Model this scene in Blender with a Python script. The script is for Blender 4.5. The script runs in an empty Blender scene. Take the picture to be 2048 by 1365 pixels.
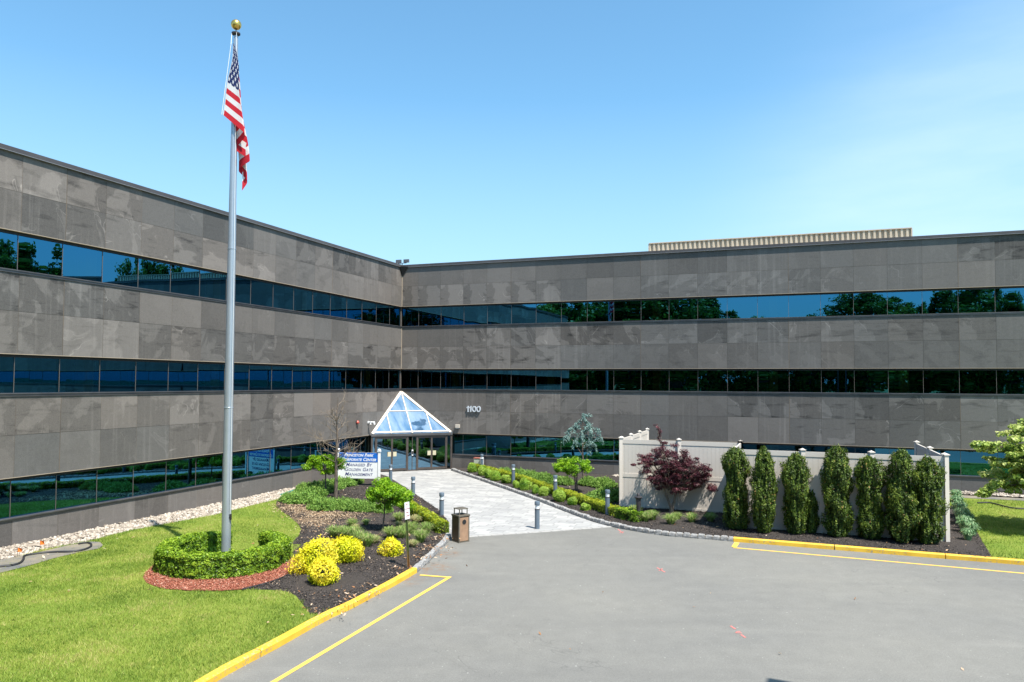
import bpy, bmesh, math, random
import numpy as np
from mathutils import Vector, Matrix, noise as mnoise
from mathutils.geometry import delaunay_2d_cdt, tessellate_polygon
R = math.radians
rng = np.random.default_rng(7); random.seed(7)
sc = bpy.context.scene
COL = sc.collection

# ------------------------------------------------------------------ camera
F, PCX, PCY = 1476.04, 1024.0, 711.64          # focal length and principal point measured on the 2048 px photograph
PITCH, ROLL, CAMH = R(2.094), R(-0.321), 5.2
cam = bpy.data.cameras.new('camera'); camo = bpy.data.objects.new('camera', cam); COL.objects.link(camo)
fwd = Vector((0, math.cos(PITCH), math.sin(PITCH))); up0 = Vector((0, -math.sin(PITCH), math.cos(PITCH))); rt0 = Vector((1, 0, 0))
rt = rt0*math.cos(ROLL) - up0*math.sin(ROLL); up = rt0*math.sin(ROLL) + up0*math.cos(ROLL)
mw = Matrix((rt, up, -fwd)).transposed().to_4x4(); mw.translation = Vector((0, 0, CAMH)); camo.matrix_world = mw
cam.sensor_width = 36; cam.lens = 36*F/2048; cam.shift_y = (PCY-682.5)/2048; cam.clip_end = 4000; cam.clip_start = .1
sc.camera = camo

# ------------------------------------------------------------------ light
SUN_EL, SUN_AZ = R(62), math.atan2(.63, -.777)      # azimuth from +Y towards +X
w = bpy.data.worlds.new('World'); sc.world = w; w.use_nodes = True
nt = w.node_tree; nt.nodes.clear()
sky = nt.nodes.new('ShaderNodeTexSky'); sky.sky_type = 'NISHITA'; sky.sun_disc = False
sky.sun_elevation = SUN_EL; sky.sun_rotation = SUN_AZ; sky.air_density = 1.0; sky.dust_density = 0.8; sky.ozone_density = 2.6
tc = nt.nodes.new('ShaderNodeTexCoord'); mp = nt.nodes.new('ShaderNodeMapping'); mp.inputs['Scale'].default_value = (1.2, 1.2, 5.5); mp.inputs['Rotation'].default_value = (0, R(14), R(20))
nz = nt.nodes.new('ShaderNodeTexNoise'); nz.inputs['Scale'].default_value = 1.6; nz.inputs['Detail'].default_value = 7; nz.inputs['Roughness'].default_value = .55
nt.links.new(tc.outputs['Generated'], mp.inputs[0]); nt.links.new(mp.outputs[0], nz.inputs['Vector'])
dp = nt.nodes.new('ShaderNodeVectorMath'); dp.operation = 'DOT_PRODUCT'; nt.links.new(tc.outputs['Generated'], dp.inputs[0])
dv = Vector((.70, .80, .04)).normalized(); dp.inputs[1].default_value = dv
mr = nt.nodes.new('ShaderNodeMapRange'); mr.interpolation_type = 'SMOOTHERSTEP'; mr.inputs[1].default_value = .84; mr.inputs[2].default_value = 1.0; nt.links.new(dp.outputs['Value'], mr.inputs[0])
m2 = nt.nodes.new('ShaderNodeMapRange'); m2.inputs[1].default_value = .25; m2.inputs[2].default_value = .85; nt.links.new(nz.outputs['Fac'], m2.inputs[0])
mu = nt.nodes.new('ShaderNodeMath'); mu.operation = 'MULTIPLY'; nt.links.new(mr.outputs[0], mu.inputs[0]); nt.links.new(m2.outputs[0], mu.inputs[1])
mu2 = nt.nodes.new('ShaderNodeMath'); mu2.operation = 'MULTIPLY'; mu2.inputs[1].default_value = .5; nt.links.new(mu.outputs[0], mu2.inputs[0])
mxs = nt.nodes.new('ShaderNodeMix'); mxs.data_type = 'RGBA'; nt.links.new(mu2.outputs[0], mxs.inputs[0])
hs = nt.nodes.new('ShaderNodeHueSaturation'); hs.inputs['Saturation'].default_value = 1.0; nt.links.new(sky.outputs[0], hs.inputs['Color'])
tn_ = nt.nodes.new('ShaderNodeMix'); tn_.data_type = 'RGBA'; tn_.blend_type = 'MULTIPLY'; tn_.inputs[0].default_value = 1; tn_.inputs[7].default_value = (.72, 1.03, 1.02, 1)
nt.links.new(hs.outputs[0], tn_.inputs[6])
sxz = nt.nodes.new('ShaderNodeSeparateXYZ'); nt.links.new(tc.outputs['Generated'], sxz.inputs[0]); hz = nt.nodes.new('ShaderNodeMapRange'); hz.inputs[1].default_value = .36; hz.inputs[2].default_value = .0; hz.inputs[3].default_value = 0; hz.inputs[4].default_value = .85; nt.links.new(sxz.outputs[2], hz.inputs[0])
hm = nt.nodes.new('ShaderNodeMix'); hm.data_type = 'RGBA'; nt.links.new(hz.outputs[0], hm.inputs[0]); nt.links.new(tn_.outputs[2], hm.inputs[6]); hm.inputs[7].default_value = (2.3, 3.15, 4.1, 1); nt.links.new(hm.outputs[2], mxs.inputs[6]); mxs.inputs[7].default_value = (4.9, 5.5, 6.2, 1)
bg = nt.nodes.new('ShaderNodeBackground'); bg.inputs[1].default_value = .132; nt.links.new(mxs.outputs[2], bg.inputs[0])
wo = nt.nodes.new('ShaderNodeOutputWorld'); nt.links.new(bg.outputs[0], wo.inputs[0])
sl = bpy.data.lights.new('sun', 'SUN'); sl.energy = 4.9; sl.angle = R(.53); sl.color = (1, .94, .85)
so = bpy.data.objects.new('sun', sl); COL.objects.link(so)
sd = Vector((math.sin(SUN_AZ)*math.cos(SUN_EL), math.cos(SUN_AZ)*math.cos(SUN_EL), math.sin(SUN_EL)))
so.rotation_euler = sd.to_track_quat('Z', 'Y').to_euler(); so.location = sd*60
sc.view_settings.view_transform = 'Standard'; sc.view_settings.look = 'None'; sc.view_settings.exposure = 0.92; sc.view_settings.gamma = 1
sc.cycles.max_bounces = 8; sc.cycles.transparent_max_bounces = 12; sc.cycles.diffuse_bounces = 3; sc.cycles.glossy_bounces = 4
sc.cycles.caustics_reflective = False; sc.cycles.caustics_refractive = False

# ------------------------------------------------------------------ helpers
def T(px, py, z=0.0):
    """ground point seen at a pixel of the 2048 px photograph, at height z"""
    u2 = (px-PCX)/F; v2 = -(py-PCY)/F
    u = u2*math.cos(ROLL)+v2*math.sin(ROLL); v = -u2*math.sin(ROLL)+v2*math.cos(ROLL)
    d = rt0*u + up0*v + fwd
    t = (z-CAMH)/d.z
    return Vector((d.x*t, d.y*t, z))
def at_depth(px, py, Y):
    return Vector(((px-PCX)/F*Y, Y, CAMH-(py-765)/F*Y))

class MB:
    def __init__(s): s.v = []; s.f = []; s.m = []; s.u = []; s.a = []
    def add(s, vs, fs, mi=0, uv=None, att=None):
        b = len(s.v); s.v += [tuple(p) for p in vs]
        for k, f in enumerate(fs):
            s.f.append(tuple(b+i for i in f)); s.m.append(mi)
            s.u.append(uv[k] if uv else [(0, 0)]*len(f)); s.a.append(att if att else (0, 0, 0, 0))
        return s
    def box(s, c, size, X=None, Yv=None, mi=0, Z=None):
        X = Vector(X or (1, 0, 0)).normalized(); Z = Vector(Z or (0, 0, 1)).normalized(); Yv = Vector(Yv).normalized() if Yv else Z.cross(X).normalized()
        c = Vector(c); a, b, d = size[0]/2, size[1]/2, size[2]/2
        vs = [c+X*(i*a)+Yv*(j*b)+Z*(k*d) for k in (-1, 1) for j in (-1, 1) for i in (-1, 1)]
        return s.add(vs, [(0, 2, 3, 1), (4, 5, 7, 6), (0, 1, 5, 4), (2, 6, 7, 3), (0, 4, 6, 2), (1, 3, 7, 5)], mi)
    def beam(s, p0, p1, wd, dp, updir=(0, 0, 1), mi=0):
        p0 = Vector(p0); p1 = Vector(p1); X = (p1-p0).normalized(); Z = Vector(updir); Y = Z.cross(X).normalized(); Z = X.cross(Y).normalized()
        return s.box((p0+p1)/2, ((p1-p0).length, wd, dp), X, Y, mi, Z)
    def tube(s, pts, rad, n=8, mi=0, cap=True):
        pts = [Vector(p) for p in pts]
        if not hasattr(rad, '__len__'): rad = [rad]*len(pts)
        b = len(s.v); ref = Vector((0, 0, 1))
        for i, p in enumerate(pts):
            t = (pts[min(i+1, len(pts)-1)]-pts[max(i-1, 0)]).normalized()
            r_ = ref if abs(t.dot(ref)) < .95 else Vector((1, 0, 0))
            a = t.cross(r_).normalized(); c = a.cross(t).normalized()
            for k in range(n):
                th = 2*math.pi*k/n; q = p+(a*math.cos(th)+c*math.sin(th))*rad[i]; s.v.append(tuple(q))
        for i in range(len(pts)-1):
            for k in range(n):
                s.f.append((b+i*n+k, b+i*n+(k+1) % n, b+(i+1)*n+(k+1) % n, b+(i+1)*n+k)); s.m.append(mi); s.u.append([(0, 0)]*4); s.a.append((0, 0, 0, 0))
        if cap:
            for i, rev in ((0, False), (len(pts)-1, True)):
                f = [b+i*n+k for k in range(n)]; f = f[::-1] if not rev else f
                s.f.append(tuple(f)); s.m.append(mi); s.u.append([(0, 0)]*n); s.a.append((0, 0, 0, 0))
        return s
    def lathe(s, prof, c=(0, 0, 0), n=24, mi=0):
        b = len(s.v); c = Vector(c)
        for r, z in prof:
            for k in range(n): s.v.append((c.x+r*math.cos(2*math.pi*k/n), c.y+r*math.sin(2*math.pi*k/n), c.z+z))
        for i in range(len(prof)-1):
            for k in range(n):
                s.f.append((b+i*n+k, b+i*n+(k+1) % n, b+(i+1)*n+(k+1) % n, b+(i+1)*n+k)); s.m.append(mi); s.u.append([(0, 0)]*4); s.a.append((0, 0, 0, 0))
        return s
    def sheet(s, pts, mi=0):
        tr = tessellate_polygon([[Vector(p) for p in pts]])
        fs = []
        for t in tr:
            a, b_, c = (Vector(pts[i]) for i in t)
            if (b_-a).cross(c-a).z < 0: t = t[::-1]
            fs.append(tuple(t))
        return s.add(pts, fs, mi)
    def build(s, name, mats, parent=None, smooth=False, bevel=0):
        me = bpy.data.meshes.new(name); me.from_pydata(s.v, [], s.f); mats = mats if isinstance(mats, (list, tuple)) else [mats]
        for m in mats: me.materials.append(m)
        me.polygons.foreach_set('material_index', s.m)
        if any(any(q != (0, 0) for q in u) for u in s.u[:50]):
            ul = me.uv_layers.new(name='UVMap'); ul.data.foreach_set('uv', [c for u in s.u for q in u for c in q])
            at = me.attributes.new('pan', 'FLOAT_COLOR', 'FACE'); at.data.foreach_set('color', [c for a in s.a for c in a])
        if smooth: me.polygons.foreach_set('use_smooth', [True]*len(s.f))
        me.update()
        return link(name, me, parent, bevel, smooth)
def link(name, me, parent=None, bevel=0, smooth=False):
    o = bpy.data.objects.new(name, me); COL.objects.link(o)
    if parent: o.parent = parent
    if bevel:
        b = o.modifiers.new('bevel', 'BEVEL'); b.width = bevel; b.segments = 2; b.limit_method = 'ANGLE'; b.angle_limit = R(40)
    if smooth and not bevel:
        e = o.modifiers.new('split', 'EDGE_SPLIT'); e.split_angle = R(45)
    return o
def tag(o, label=None, cat=None, group=None, kind=None):
    if label: o['label'] = label
    if cat: o['category'] = cat
    if group: o['group'] = group
    if kind: o['kind'] = kind
    return o
def thing(name, label, cat, loc=(0, 0, 0), rz=0, group=None):
    o = bpy.data.objects.new(name, None); COL.objects.link(o); o.location = loc; o.rotation_euler = (0, 0, rz); o.empty_display_size = .3
    return tag(o, label, cat, group)
def struct(o, name=None): o['kind'] = 'structure'; return o
def copy_tree(o, parent=None):
    c = o.copy(); COL.objects.link(c); c.parent = parent
    for ch in [x for x in COL.objects if x.parent == o]: copy_tree(ch, c)
    return c

# ---- node materials
def mat(name, base=(.5, .5, .5), rough=.7, metal=0., spec=.5):
    m = bpy.data.materials.new(name); m.use_nodes = True; b = m.node_tree.nodes['Principled BSDF']
    b.inputs['Base Color'].default_value = (*base, 1); b.inputs['Roughness'].default_value = rough; b.inputs['Metallic'].default_value = metal
    b.inputs['Specular IOR Level'].default_value = spec
    return m
class NT:
    def __init__(s, m): s.t = m.node_tree; s.b = m.node_tree.nodes['Principled BSDF']
    def n(s, ty, **kw):
        x = s.t.nodes.new('ShaderNode'+ty)
        for k, v in kw.items():
            if k.startswith('i_'):
                key = k[2:]; key = int(key) if key.isdigit() else key.replace('_', ' ')
                if isinstance(v, bpy.types.NodeSocket): s.t.links.new(v, x.inputs[key])
                else: x.inputs[key].default_value = v
            else: setattr(x, k, v)
        return x
    def math(s, op, a, b=0., clamp=False):
        x = s.n('Math', operation=op, i_0=a, i_1=b); x.use_clamp = clamp; return x.outputs[0]
    def noise(s, vec, scale, detail=4, rough=.55, dist=0., out='Fac'):
        return s.n('TexNoise', i_Vector=vec, i_Scale=scale, i_Detail=detail, i_Roughness=rough, i_Distortion=dist).outputs[out]
    def ramp(s, x, lo, hi, a=0., b=1.):
        return s.n('MapRange', i_0=x, i_1=lo, i_2=hi, i_3=a, i_4=b).outputs[0]
    def mix(s, f, a, b, mode='MIX'):
        x = s.n('Mix', data_type='RGBA', blend_type=mode)
        for k, v in ((0, f), (6, a), (7, b)):
            if isinstance(v, bpy.types.NodeSocket): s.t.links.new(v, x.inputs[k])
            else: x.inputs[k].default_value = v if k == 0 else (*v, 1)[:4]
        return x.outputs[2]
    def scale(s, col, f):  # colour * scalar
        return s.n('VectorMath', operation='SCALE', i_0=col, i_Scale=f).outputs[0]
    def base(s, c): s.t.links.new(c, s.b.inputs['Base Color'])
    def bump(s, h, strength=.3, dist=.01):
        b = s.n('Bump', i_Height=h, i_Strength=strength, i_Distance=dist); s.t.links.new(b.outputs[0], s.b.inputs['Normal'])
    def pos(s): return s.n('NewGeometry').outputs['Position']

def noisy(name, c1, c2, scale, rough=.8, bump=.0, metal=0., bscale=None, detail=5, spec=.4):
    m = mat(name, c1, rough, metal, spec); N = NT(m); P = N.pos()
    f = N.ramp(N.noise(P, scale, detail), .32, .68); N.base(N.mix(f, c1, c2))
    if bump: N.bump(N.noise(P, bscale or scale*3, 4), bump, .01)
    return m
def leafmat(name, cols, rough=.55, trans=.35, spec=.35):
    """cols: list of colours across the per-leaf attribute 'tone'"""
    m = mat(name, cols[0], rough, 0, spec); N = NT(m)
    a = N.n('Attribute', attribute_name='tone').outputs['Fac']
    r = N.n('ValToRGB', i_0=a); e = r.color_ramp.elements
    e[0].color = (*cols[0], 1); e[1].color = (*cols[-1], 1)
    for i, c in enumerate(cols[1:-1]):
        x = e.new((i+1)/(len(cols)-1)); x.color = (*c, 1)
    N.base(r.outputs[0])
    if trans:
        tr = N.n('BsdfTranslucent', i_Color=r.outputs[0]); ms = N.n('MixShader', i_0=trans, i_1=N.b.outputs[0], i_2=tr.outputs[0])
        N.t.links.new(ms.outputs[0], N.t.nodes['Material Output'].inputs[0])
    return m

# ------------------------------------------------------------------ materials
def stone_material():
    m = mat('granite_cladding', (.2, .19, .18), .62, 0, .35); N = NT(m)
    uv = N.n('UVMap', uv_map='UVMap').outputs[0]; at = N.n('Attribute', attribute_name='pan').outputs['Color']
    sp = N.n('SeparateXYZ', i_0=at); tone, seed, amp = sp.outputs[0], sp.outputs[1], sp.outputs[2]
    hue = N.n('Attribute', attribute_name='pan').outputs['Alpha']
    su = N.n('SeparateXYZ', i_0=uv)
    vec = N.n('CombineXYZ', i_0=su.outputs[0], i_1=su.outputs[1], i_2=N.math('MULTIPLY', seed, 40.)).outputs[0]
    P = N.pos()
    n1 = N.noise(vec, .55, 5, .55, .6)                                   # large figures shared by neighbouring slabs
    patch = N.ramp(n1, .50, .53, 0, 1)
    n2 = N.noise(vec, .55, 3, .5, .9)
    vein = N.math('SUBTRACT', 1., N.ramp(N.math('ABSOLUTE', N.math('SUBTRACT', n2, .5)), 0., .006), True)
    vein = N.math('MULTIPLY', vein, N.ramp(N.noise(vec, .7, 1), .5, .6))
    mp_ = N.n('Mapping', i_Vector=vec, i_Rotation=(0, 0, R(35)), i_Scale=(1, 5, 1)).outputs[0]
    streak = N.ramp(N.noise(mp_, .8, 6, .6, .4), .55, .75)
    spk = N.noise(P, 38, 3, .7); sp2 = N.noise(P, 9, 4, .6)
    base = N.mix(hue, (.106, .101, .097), (.147, .127, .113))
    t = N.math('ADD', N.ramp(tone, 0, 1, .68, 1.36), N.ramp(spk, .25, .75, -.24, .24))
    t = N.math('ADD', t, N.ramp(sp2, .25, .75, -.07, .07))
    pa = N.math('MULTIPLY', N.math('SUBTRACT', patch, .35), N.math('MULTIPLY', amp, .34)); t = N.math('ADD', t, pa)
    t = N.math('SUBTRACT', t, N.math('MULTIPLY', streak, N.math('MULTIPLY', amp, .62)))
    t = N.math('ADD', t, N.math('MULTIPLY', vein, N.math('ADD', .14, N.math('MULTIPLY', amp, .75))))
    # pale run-off under the sills
    sz = N.n('SeparateXYZ', i_0=P)
    sv = N.n('CombineXYZ', i_0=N.math('MULTIPLY', sz.outputs[0], 7), i_1=N.math('MULTIPLY', sz.outputs[1], 7), i_2=N.math('MULTIPLY', sz.outputs[2], .25)).outputs[0]
    dr = N.math('MULTIPLY', N.ramp(N.noise(sv, 1., 3), .52, .75), N.ramp(N.noise(P, .11, 2), .46, .62)); t = N.math('ADD', t, N.math('MULTIPLY', dr, .34))
    t = N.math('MULTIPLY', t, N.ramp(N.noise(P, .22, 3), .3, .7, .95, 1.05))
    N.base(N.scale(base, t)); N.bump(spk, .12, .004)
    return m
M = {}
M['stone'] = stone_material()
M['joint'] = noisy('joint_sealant', (.15, .115, .085), (.07, .06, .052), .6, .8)
M['tan'] = mat('tan_sealant', (.36, .29, .22), .7)
M['coping'] = noisy('coping_metal', (.075, .066, .068), (.10, .09, .09), 1.5, .42, 0, .3)
M['copline'] = mat('coping_drip', (.28, .27, .27), .4, .5)
M['sill'] = noisy('sill_metal', (.16, .15, .15), (.11, .105, .11), 2, .38, 0, .55)
M['black'] = mat('black_recess', (.012, .012, .013), .6)
M['mull'] = mat('bronze_mullion', (.20, .17, .15), .45, .4)
M['bronze'] = noisy('bronze_frame', (.085, .068, .060), (.11, .09, .08), 4, .4, 0, .4)
def glass(name, gl, trn, fac=.75, rough=0.):
    m = bpy.data.materials.new(name); m.use_nodes = True; t = m.node_tree; t.nodes.clear()
    g = t.nodes.new('ShaderNodeBsdfGlossy'); g.inputs[0].default_value = (*gl, 1); g.inputs['Roughness'].default_value = rough
    r = t.nodes.new('ShaderNodeBsdfTransparent'); r.inputs[0].default_value = (*trn, 1)
    mx = t.nodes.new('ShaderNodeMixShader'); mx.inputs[0].default_value = fac; t.links.new(r.outputs[0], mx.inputs[1]); t.links.new(g.outputs[0], mx.inputs[2])
    o = t.nodes.new('ShaderNodeOutputMaterial'); t.links.new(mx.outputs[0], o.inputs[0]); return m
M['glass'] = glass('tinted_window_glass', (.058, .265, .450), (.30, .33, .18), .66)
M['doorglass'] = glass('tinted_door_glass', (.17, .33, .48), (.25, .32, .33), .75)
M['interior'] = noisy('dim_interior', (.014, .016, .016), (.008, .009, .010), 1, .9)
M['intcol'] = mat('interior_column_paint', (.5, .47, .33), .8)
M['cream'] = noisy('cream_canopy_paint', (.54, .485, .42), (.47, .42, .37), 2, .45)
def canopy_glass():
    m = mat('dusty_sky_canopy_glass', (.5, .65, .8), .12, 0, .8); N = NT(m); P = N.pos()
    def dot(d): return N.n('VectorMath', operation='DOT_PRODUCT', i_0=P, i_1=d).outputs['Value']
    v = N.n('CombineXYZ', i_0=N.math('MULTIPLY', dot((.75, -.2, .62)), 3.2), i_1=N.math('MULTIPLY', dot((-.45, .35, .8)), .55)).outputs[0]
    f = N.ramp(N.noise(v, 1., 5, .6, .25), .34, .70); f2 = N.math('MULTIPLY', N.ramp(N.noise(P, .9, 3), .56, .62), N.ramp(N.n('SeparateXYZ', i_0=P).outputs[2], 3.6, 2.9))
    c = N.mix(f, (.07, .18, .34), (.27, .38, .51)); c = N.mix(f2, c, (.03, .09, .18)); N.base(c)  # blue sky reflection put into the colour, with paler dirt streaks
    trn = N.n('BsdfTransparent', i_Color=(.7, .8, .9, 1)); ms = N.n('MixShader', i_0=.22, i_1=N.b.outputs[0], i_2=trn.outputs[0]); N.t.links.new(ms.outputs[0], N.t.nodes['Material Output'].inputs[0])
    return m
M['canglass'] = canopy_glass()
M['silver'] = mat('brushed_numerals', (.66, .70, .76), .4, .3)
M['alu'] = noisy('brushed_aluminium_pole', (.42, .46, .51), (.38, .42, .47), 3, .33, 0, .55)
M['gold'] = mat('gold_ball', (.72, .48, .13), .28, .9)
M['white'] = noisy('white_paint', (.80, .80, .80), (.74, .74, .74), 6, .5)
M['vinyl'] = noisy('grey_vinyl_fence', (.60, .548, .492), (.55, .505, .45), 1.2, .55)
M['blue'] = mat('sign_blue', (.010, .13, .52), .4)
M['ink'] = mat('sign_dark_blue_letters', (.03, .04, .16), .6)
M['bollard'] = noisy('blue_grey_bollard', (.095, .13, .17), (.12, .155, .19), 5, .45)
M['lens'] = noisy('bollard_lens', (.72, .74, .76), (.62, .65, .68), 9, .3)
M['darkm'] = noisy('dark_metal', (.035, .032, .035), (.055, .05, .052), 8, .5, .15, .3)
M['binlit'] = noisy('lit_brown_bin_panel', (.34, .21, .13), (.26, .16, .10), 6, .6, .1)
M['binshade'] = noisy('shaded_brown_bin_panel', (.10, .062, .03), (.06, .04, .025), 5, .5, .1, .2)  # same bin panel made darker, shade put into the brown
M['binmetal'] = noisy('weathered_bronze_bin', (.16, .14, .11), (.22, .19, .15), 7, .45, 0, .5)
M['yellow'] = None
def yellow():
    m = mat('yellow_kerb_paint', (.80, .47, .02), .6, 0, .3); N = NT(m); P = N.pos()
    c = N.mix(N.ramp(N.noise(P, 2.2, 5), .4, .65), (.76, .47, .05), (.64, .37, .03))
    wear = N.math('MULTIPLY', N.ramp(N.noise(P, 16, 5, .75), .53, .62), N.ramp(N.noise(P, 1.1, 2), .40, .58))
    N.base(N.mix(wear, c, (.30, .26, .18))); N.bump(N.noise(P, 40, 3), .2, .005); return m
M['yellow'] = yellow()
def yline():
    m = mat('yellow_line_paint', (.7, .42, .05), .7, 0, .3); N = NT(m); P = N.pos()
    wear = N.ramp(N.noise(P, 30, 4, .8), .56, .74, 0, .75)
    N.base(N.mix(wear, (.78, .47, .08), (.30, .26, .2))); return m
M['yline'] = yline()
def redmark():
    m = mat('red_spray_paint', (.6, .12, .1), .8); N = NT(m); P = N.pos()
    N.base(N.mix(N.ramp(N.noise(P, 40, 3), .4, .6, 0, .8), (.62, .13, .11), (.27, .20, .19))); return m
M['red'] = redmark()
M['granite'] = noisy('granite_cobble', (.38, .37, .355), (.15, .15, .155), 14, .85, .5, 0, 25)
M['mortar'] = noisy('kerb_mortar', (.30, .265, .22), (.2, .18, .15), 12, .9, .2)
def asphalt():
    m = mat('worn_asphalt', (.2, .2, .19), .85, 0, .3); N = NT(m); P = N.pos()
    c = N.mix(N.ramp(N.noise(P, .16, 5, .55), .35, .68), (.153, .150, .140), (.184, .178, .160))
    c = N.scale(c, N.ramp(N.noise(P, 60, 3, .8), .2, .8, .55, 1.45)); c = N.scale(c, N.ramp(N.noise(P, 22, 2, .8), .2, .8, .84, 1.16)); c = N.scale(c, N.ramp(N.noise(P, 2.3, 6, .65), .3, .7, .93, 1.07))
    fl = N.math('MULTIPLY', N.ramp(N.noise(P, 11, 2), .70, .74), .5); c = N.mix(fl, c, (.42, .41, .38))
    st = N.n('Mapping', i_Vector=P, i_Rotation=(0, 0, R(-20)), i_Scale=(.25, 1.2, 1)).outputs[0]
    c = N.mix(N.ramp(N.noise(st, 1.2, 5, .6), .58, .74, 0, .16), c, (.29, .28, .25))
    ck = N.noise(P, .22, 5, .6, .6); ck = N.math('SUBTRACT', 1., N.ramp(N.math('ABSOLUTE', N.math('SUBTRACT', ck, .5)), 0., .0022), True)
    c = N.mix(N.math('MULTIPLY', ck, N.ramp(N.noise(P, .12, 2), .48, .58, 0, .45)), c, (.07, .068, .065))
    # faint tyre tracks following the drive
    tr = N.n('Mapping', i_Vector=P, i_Rotation=(0, 0, R(28)), i_Scale=(.06, .55, 1)).outputs[0]
    c = N.mix(N.ramp(N.noise(tr, 1.3, 3, .5, .2), .56, .72, 0, .22), c, (.11, .108, .105))
    for x, y, r_, k_ in ((-1.0, 23.6, 2.2, .22), (2.2, 25.2, 2.0, .14), (-.6, 15.0, 3.0, .10)):
        d = N.n('VectorMath', operation='DISTANCE', i_0=P, i_1=(x, y, 0)).outputs['Value']; c = N.mix(N.math('MULTIPLY', N.ramp(d, r_, .2), N.ramp(N.noise(P, 1.1, 5), .3, .7, 0, k_)), c, (.06, .058, .054))
    # brown soil washed out beside the left kerb
    for x, y, r_ in ((-2.25, 20.9, .85), (-2.9, 19.6, .8), (-3.7, 18.0, .6), (-1.95, 22.6, .55)):
        d = N.n('VectorMath', operation='DISTANCE', i_0=P, i_1=(x, y, 0)).outputs['Value']
        f = N.math('MULTIPLY', N.ramp(d, r_, .1), N.ramp(N.noise(P, 4.5, 5, .7), .45, .62)); c = N.mix(N.math('MULTIPLY', f, .8), c, (.20, .105, .05))
    N.base(c); N.bump(N.noise(P, 90, 3, .8), .35, .006); return m
M['asphalt'] = asphalt()
def pavers():
    m = mat('pale_stone_pavers', (.5, .5, .5), .7, 0, .3); N = NT(m); P = N.pos()
    v = N.n('Mapping', i_Vector=P, i_Rotation=(0, 0, R(21))).outputs[0]
    b = N.n('TexBrick', i_Vector=v, i_Color1=(0, 0, 0, 1), i_Color2=(1, 1, 1, 1), i_Mortar=(.5, .5, .5, 1), i_Scale=1., i_Mortar_Size=.013, i_Brick_Width=.62, i_Row_Height=.30, i_Bias=0.)
    b.offset = .37; b.squash = 1.35; b.squash_frequency = 3
    f = N.math('MULTIPLY', b.outputs['Color'], 1.)
    c = N.mix(f, (.285, .283, .28), (.405, .398, .385))
    sw = N.n('Mapping', i_Vector=P, i_Rotation=(0, 0, R(21)), i_Scale=(1.4, 4.5, 1)).outputs[0]
    c = N.mix(N.ramp(N.noise(sw, 1.5, 5, .6, .5), .52, .78, 0, .8), c, (.185, .185, .19))
    c = N.mix(N.math('MULTIPLY', b.outputs['Fac'], .85), c, (.15, .145, .135)); c = N.scale(c, N.ramp(N.noise(P, 50, 2), .2, .8, .93, 1.07))
    N.base(c); N.bump(b.outputs['Fac'], -.4, .006); return m
M['pavers'] = pavers()
M['paveredge'] = noisy('paver_border', (.36, .35, .33), (.27, .26, .25), 6, .8, .1)
def mulch(name, c1, c2, c3, soil=False):
    m = mat(name, c1, .95, 0, .2); N = NT(m); P = N.pos()
    v = N.noise(P, 22, 5, .75); c = N.mix(N.ramp(v, .35, .65), c1, c2); c = N.mix(N.ramp(N.noise(P, 45, 2), .62, .72), c, c3)
    if soil:
        for x, y, r_, s_ in ((-9.3, 30.2, 2.2, .9), (-8.2, 27.0, 2.2, .8), (-7.0, 28.6, 2.6, .75)):
            d = N.n('VectorMath', operation='DISTANCE', i_0=P, i_1=(x, y, .1)).outputs['Value']
            f = N.math('MULTIPLY', N.ramp(d, r_, .3), N.ramp(N.noise(P, 1.7, 6, .7), .46, .58)); c = N.mix(N.math('MULTIPLY', f, s_), c, (.36, .25, .155))
    N.base(c); N.bump(v, .8, .04); return m
M['mulch'] = mulch('black_mulch', (.028, .024, .023), (.062, .053, .048), (.16, .125, .10), True)
M['redmulch'] = mulch('red_mulch', (.20, .060, .035), (.32, .11, .065), (.45, .22, .16))
def lawn():
    m = mat('lawn_soil', (.1, .15, .03), .9, 0, .2); N = NT(m); P = N.pos()
    c = N.mix(N.ramp(N.noise(P, .45, 5, .6), .35, .65), (.145, .215, .028), (.225, .265, .045)); c = N.scale(c, N.ramp(N.noise(P, 28, 4, .8), .25, .75, .62, 1.30))
    c = N.mix(N.ramp(N.noise(P, 1.3, 5, .65), .63, .74, 0, .55), c, (.30, .25, .10)); N.base(c); N.bump(N.noise(P, 55, 3, .8), .8, .03); return m
M['lawn'] = lawn()
M['ground'] = noisy('far_grass_ground', (.07, .11, .025), (.10, .12, .035), .4, .9)
M['fabric'] = noisy('weed_fabric', (.105, .11, .115), (.22, .19, .14), 1.6, .85, .1)
M['rock'] = leafmat('river_stone', [(.17, .14, .115), (.34, .29, .235), (.50, .45, .39)], .8, 0)
M['rockbed'] = noisy('stone_bed', (.20, .17, .135), (.08, .07, .06), 14, .9, .4)
M['chip'] = leafmat('mulch_chip', [(.022, .019, .019), (.05, .042, .038), (.09, .07, .06), (.30, .22, .16)], .9, 0)
M['redchip'] = leafmat('red_mulch_chip', [(.16, .045, .028), (.30, .095, .06), (.42, .17, .11), (.6, .42, .32)], .9, 0)
M['grass'] = leafmat('grass_blade', [(.10, .18, .020), (.205, .30, .038), (.33, .41, .07), (.50, .43, .17)], .6, .35)
M['box'] = leafmat('boxwood_leaf', [(.035, .085, .006), (.12, .23, .014), (.25, .39, .026), (.38, .50, .04)], .45, .3)
M['boxy'] = leafmat('yellowish_box_leaf', [(.05, .10, .008), (.16, .24, .012), (.34, .40, .02), (.44, .46, .035)], .45, .3)
M['ball'] = leafmat('small_box_leaf', [(.05, .13, .010), (.12, .26, .018), (.24, .40, .04), (.34, .48, .07)], .45, .3)
M['gold_leaf'] = leafmat('golden_leaf', [(.22, .28, .006), (.52, .56, .010), (.78, .76, .02), (.88, .74, .05)], .5, .3)
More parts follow.
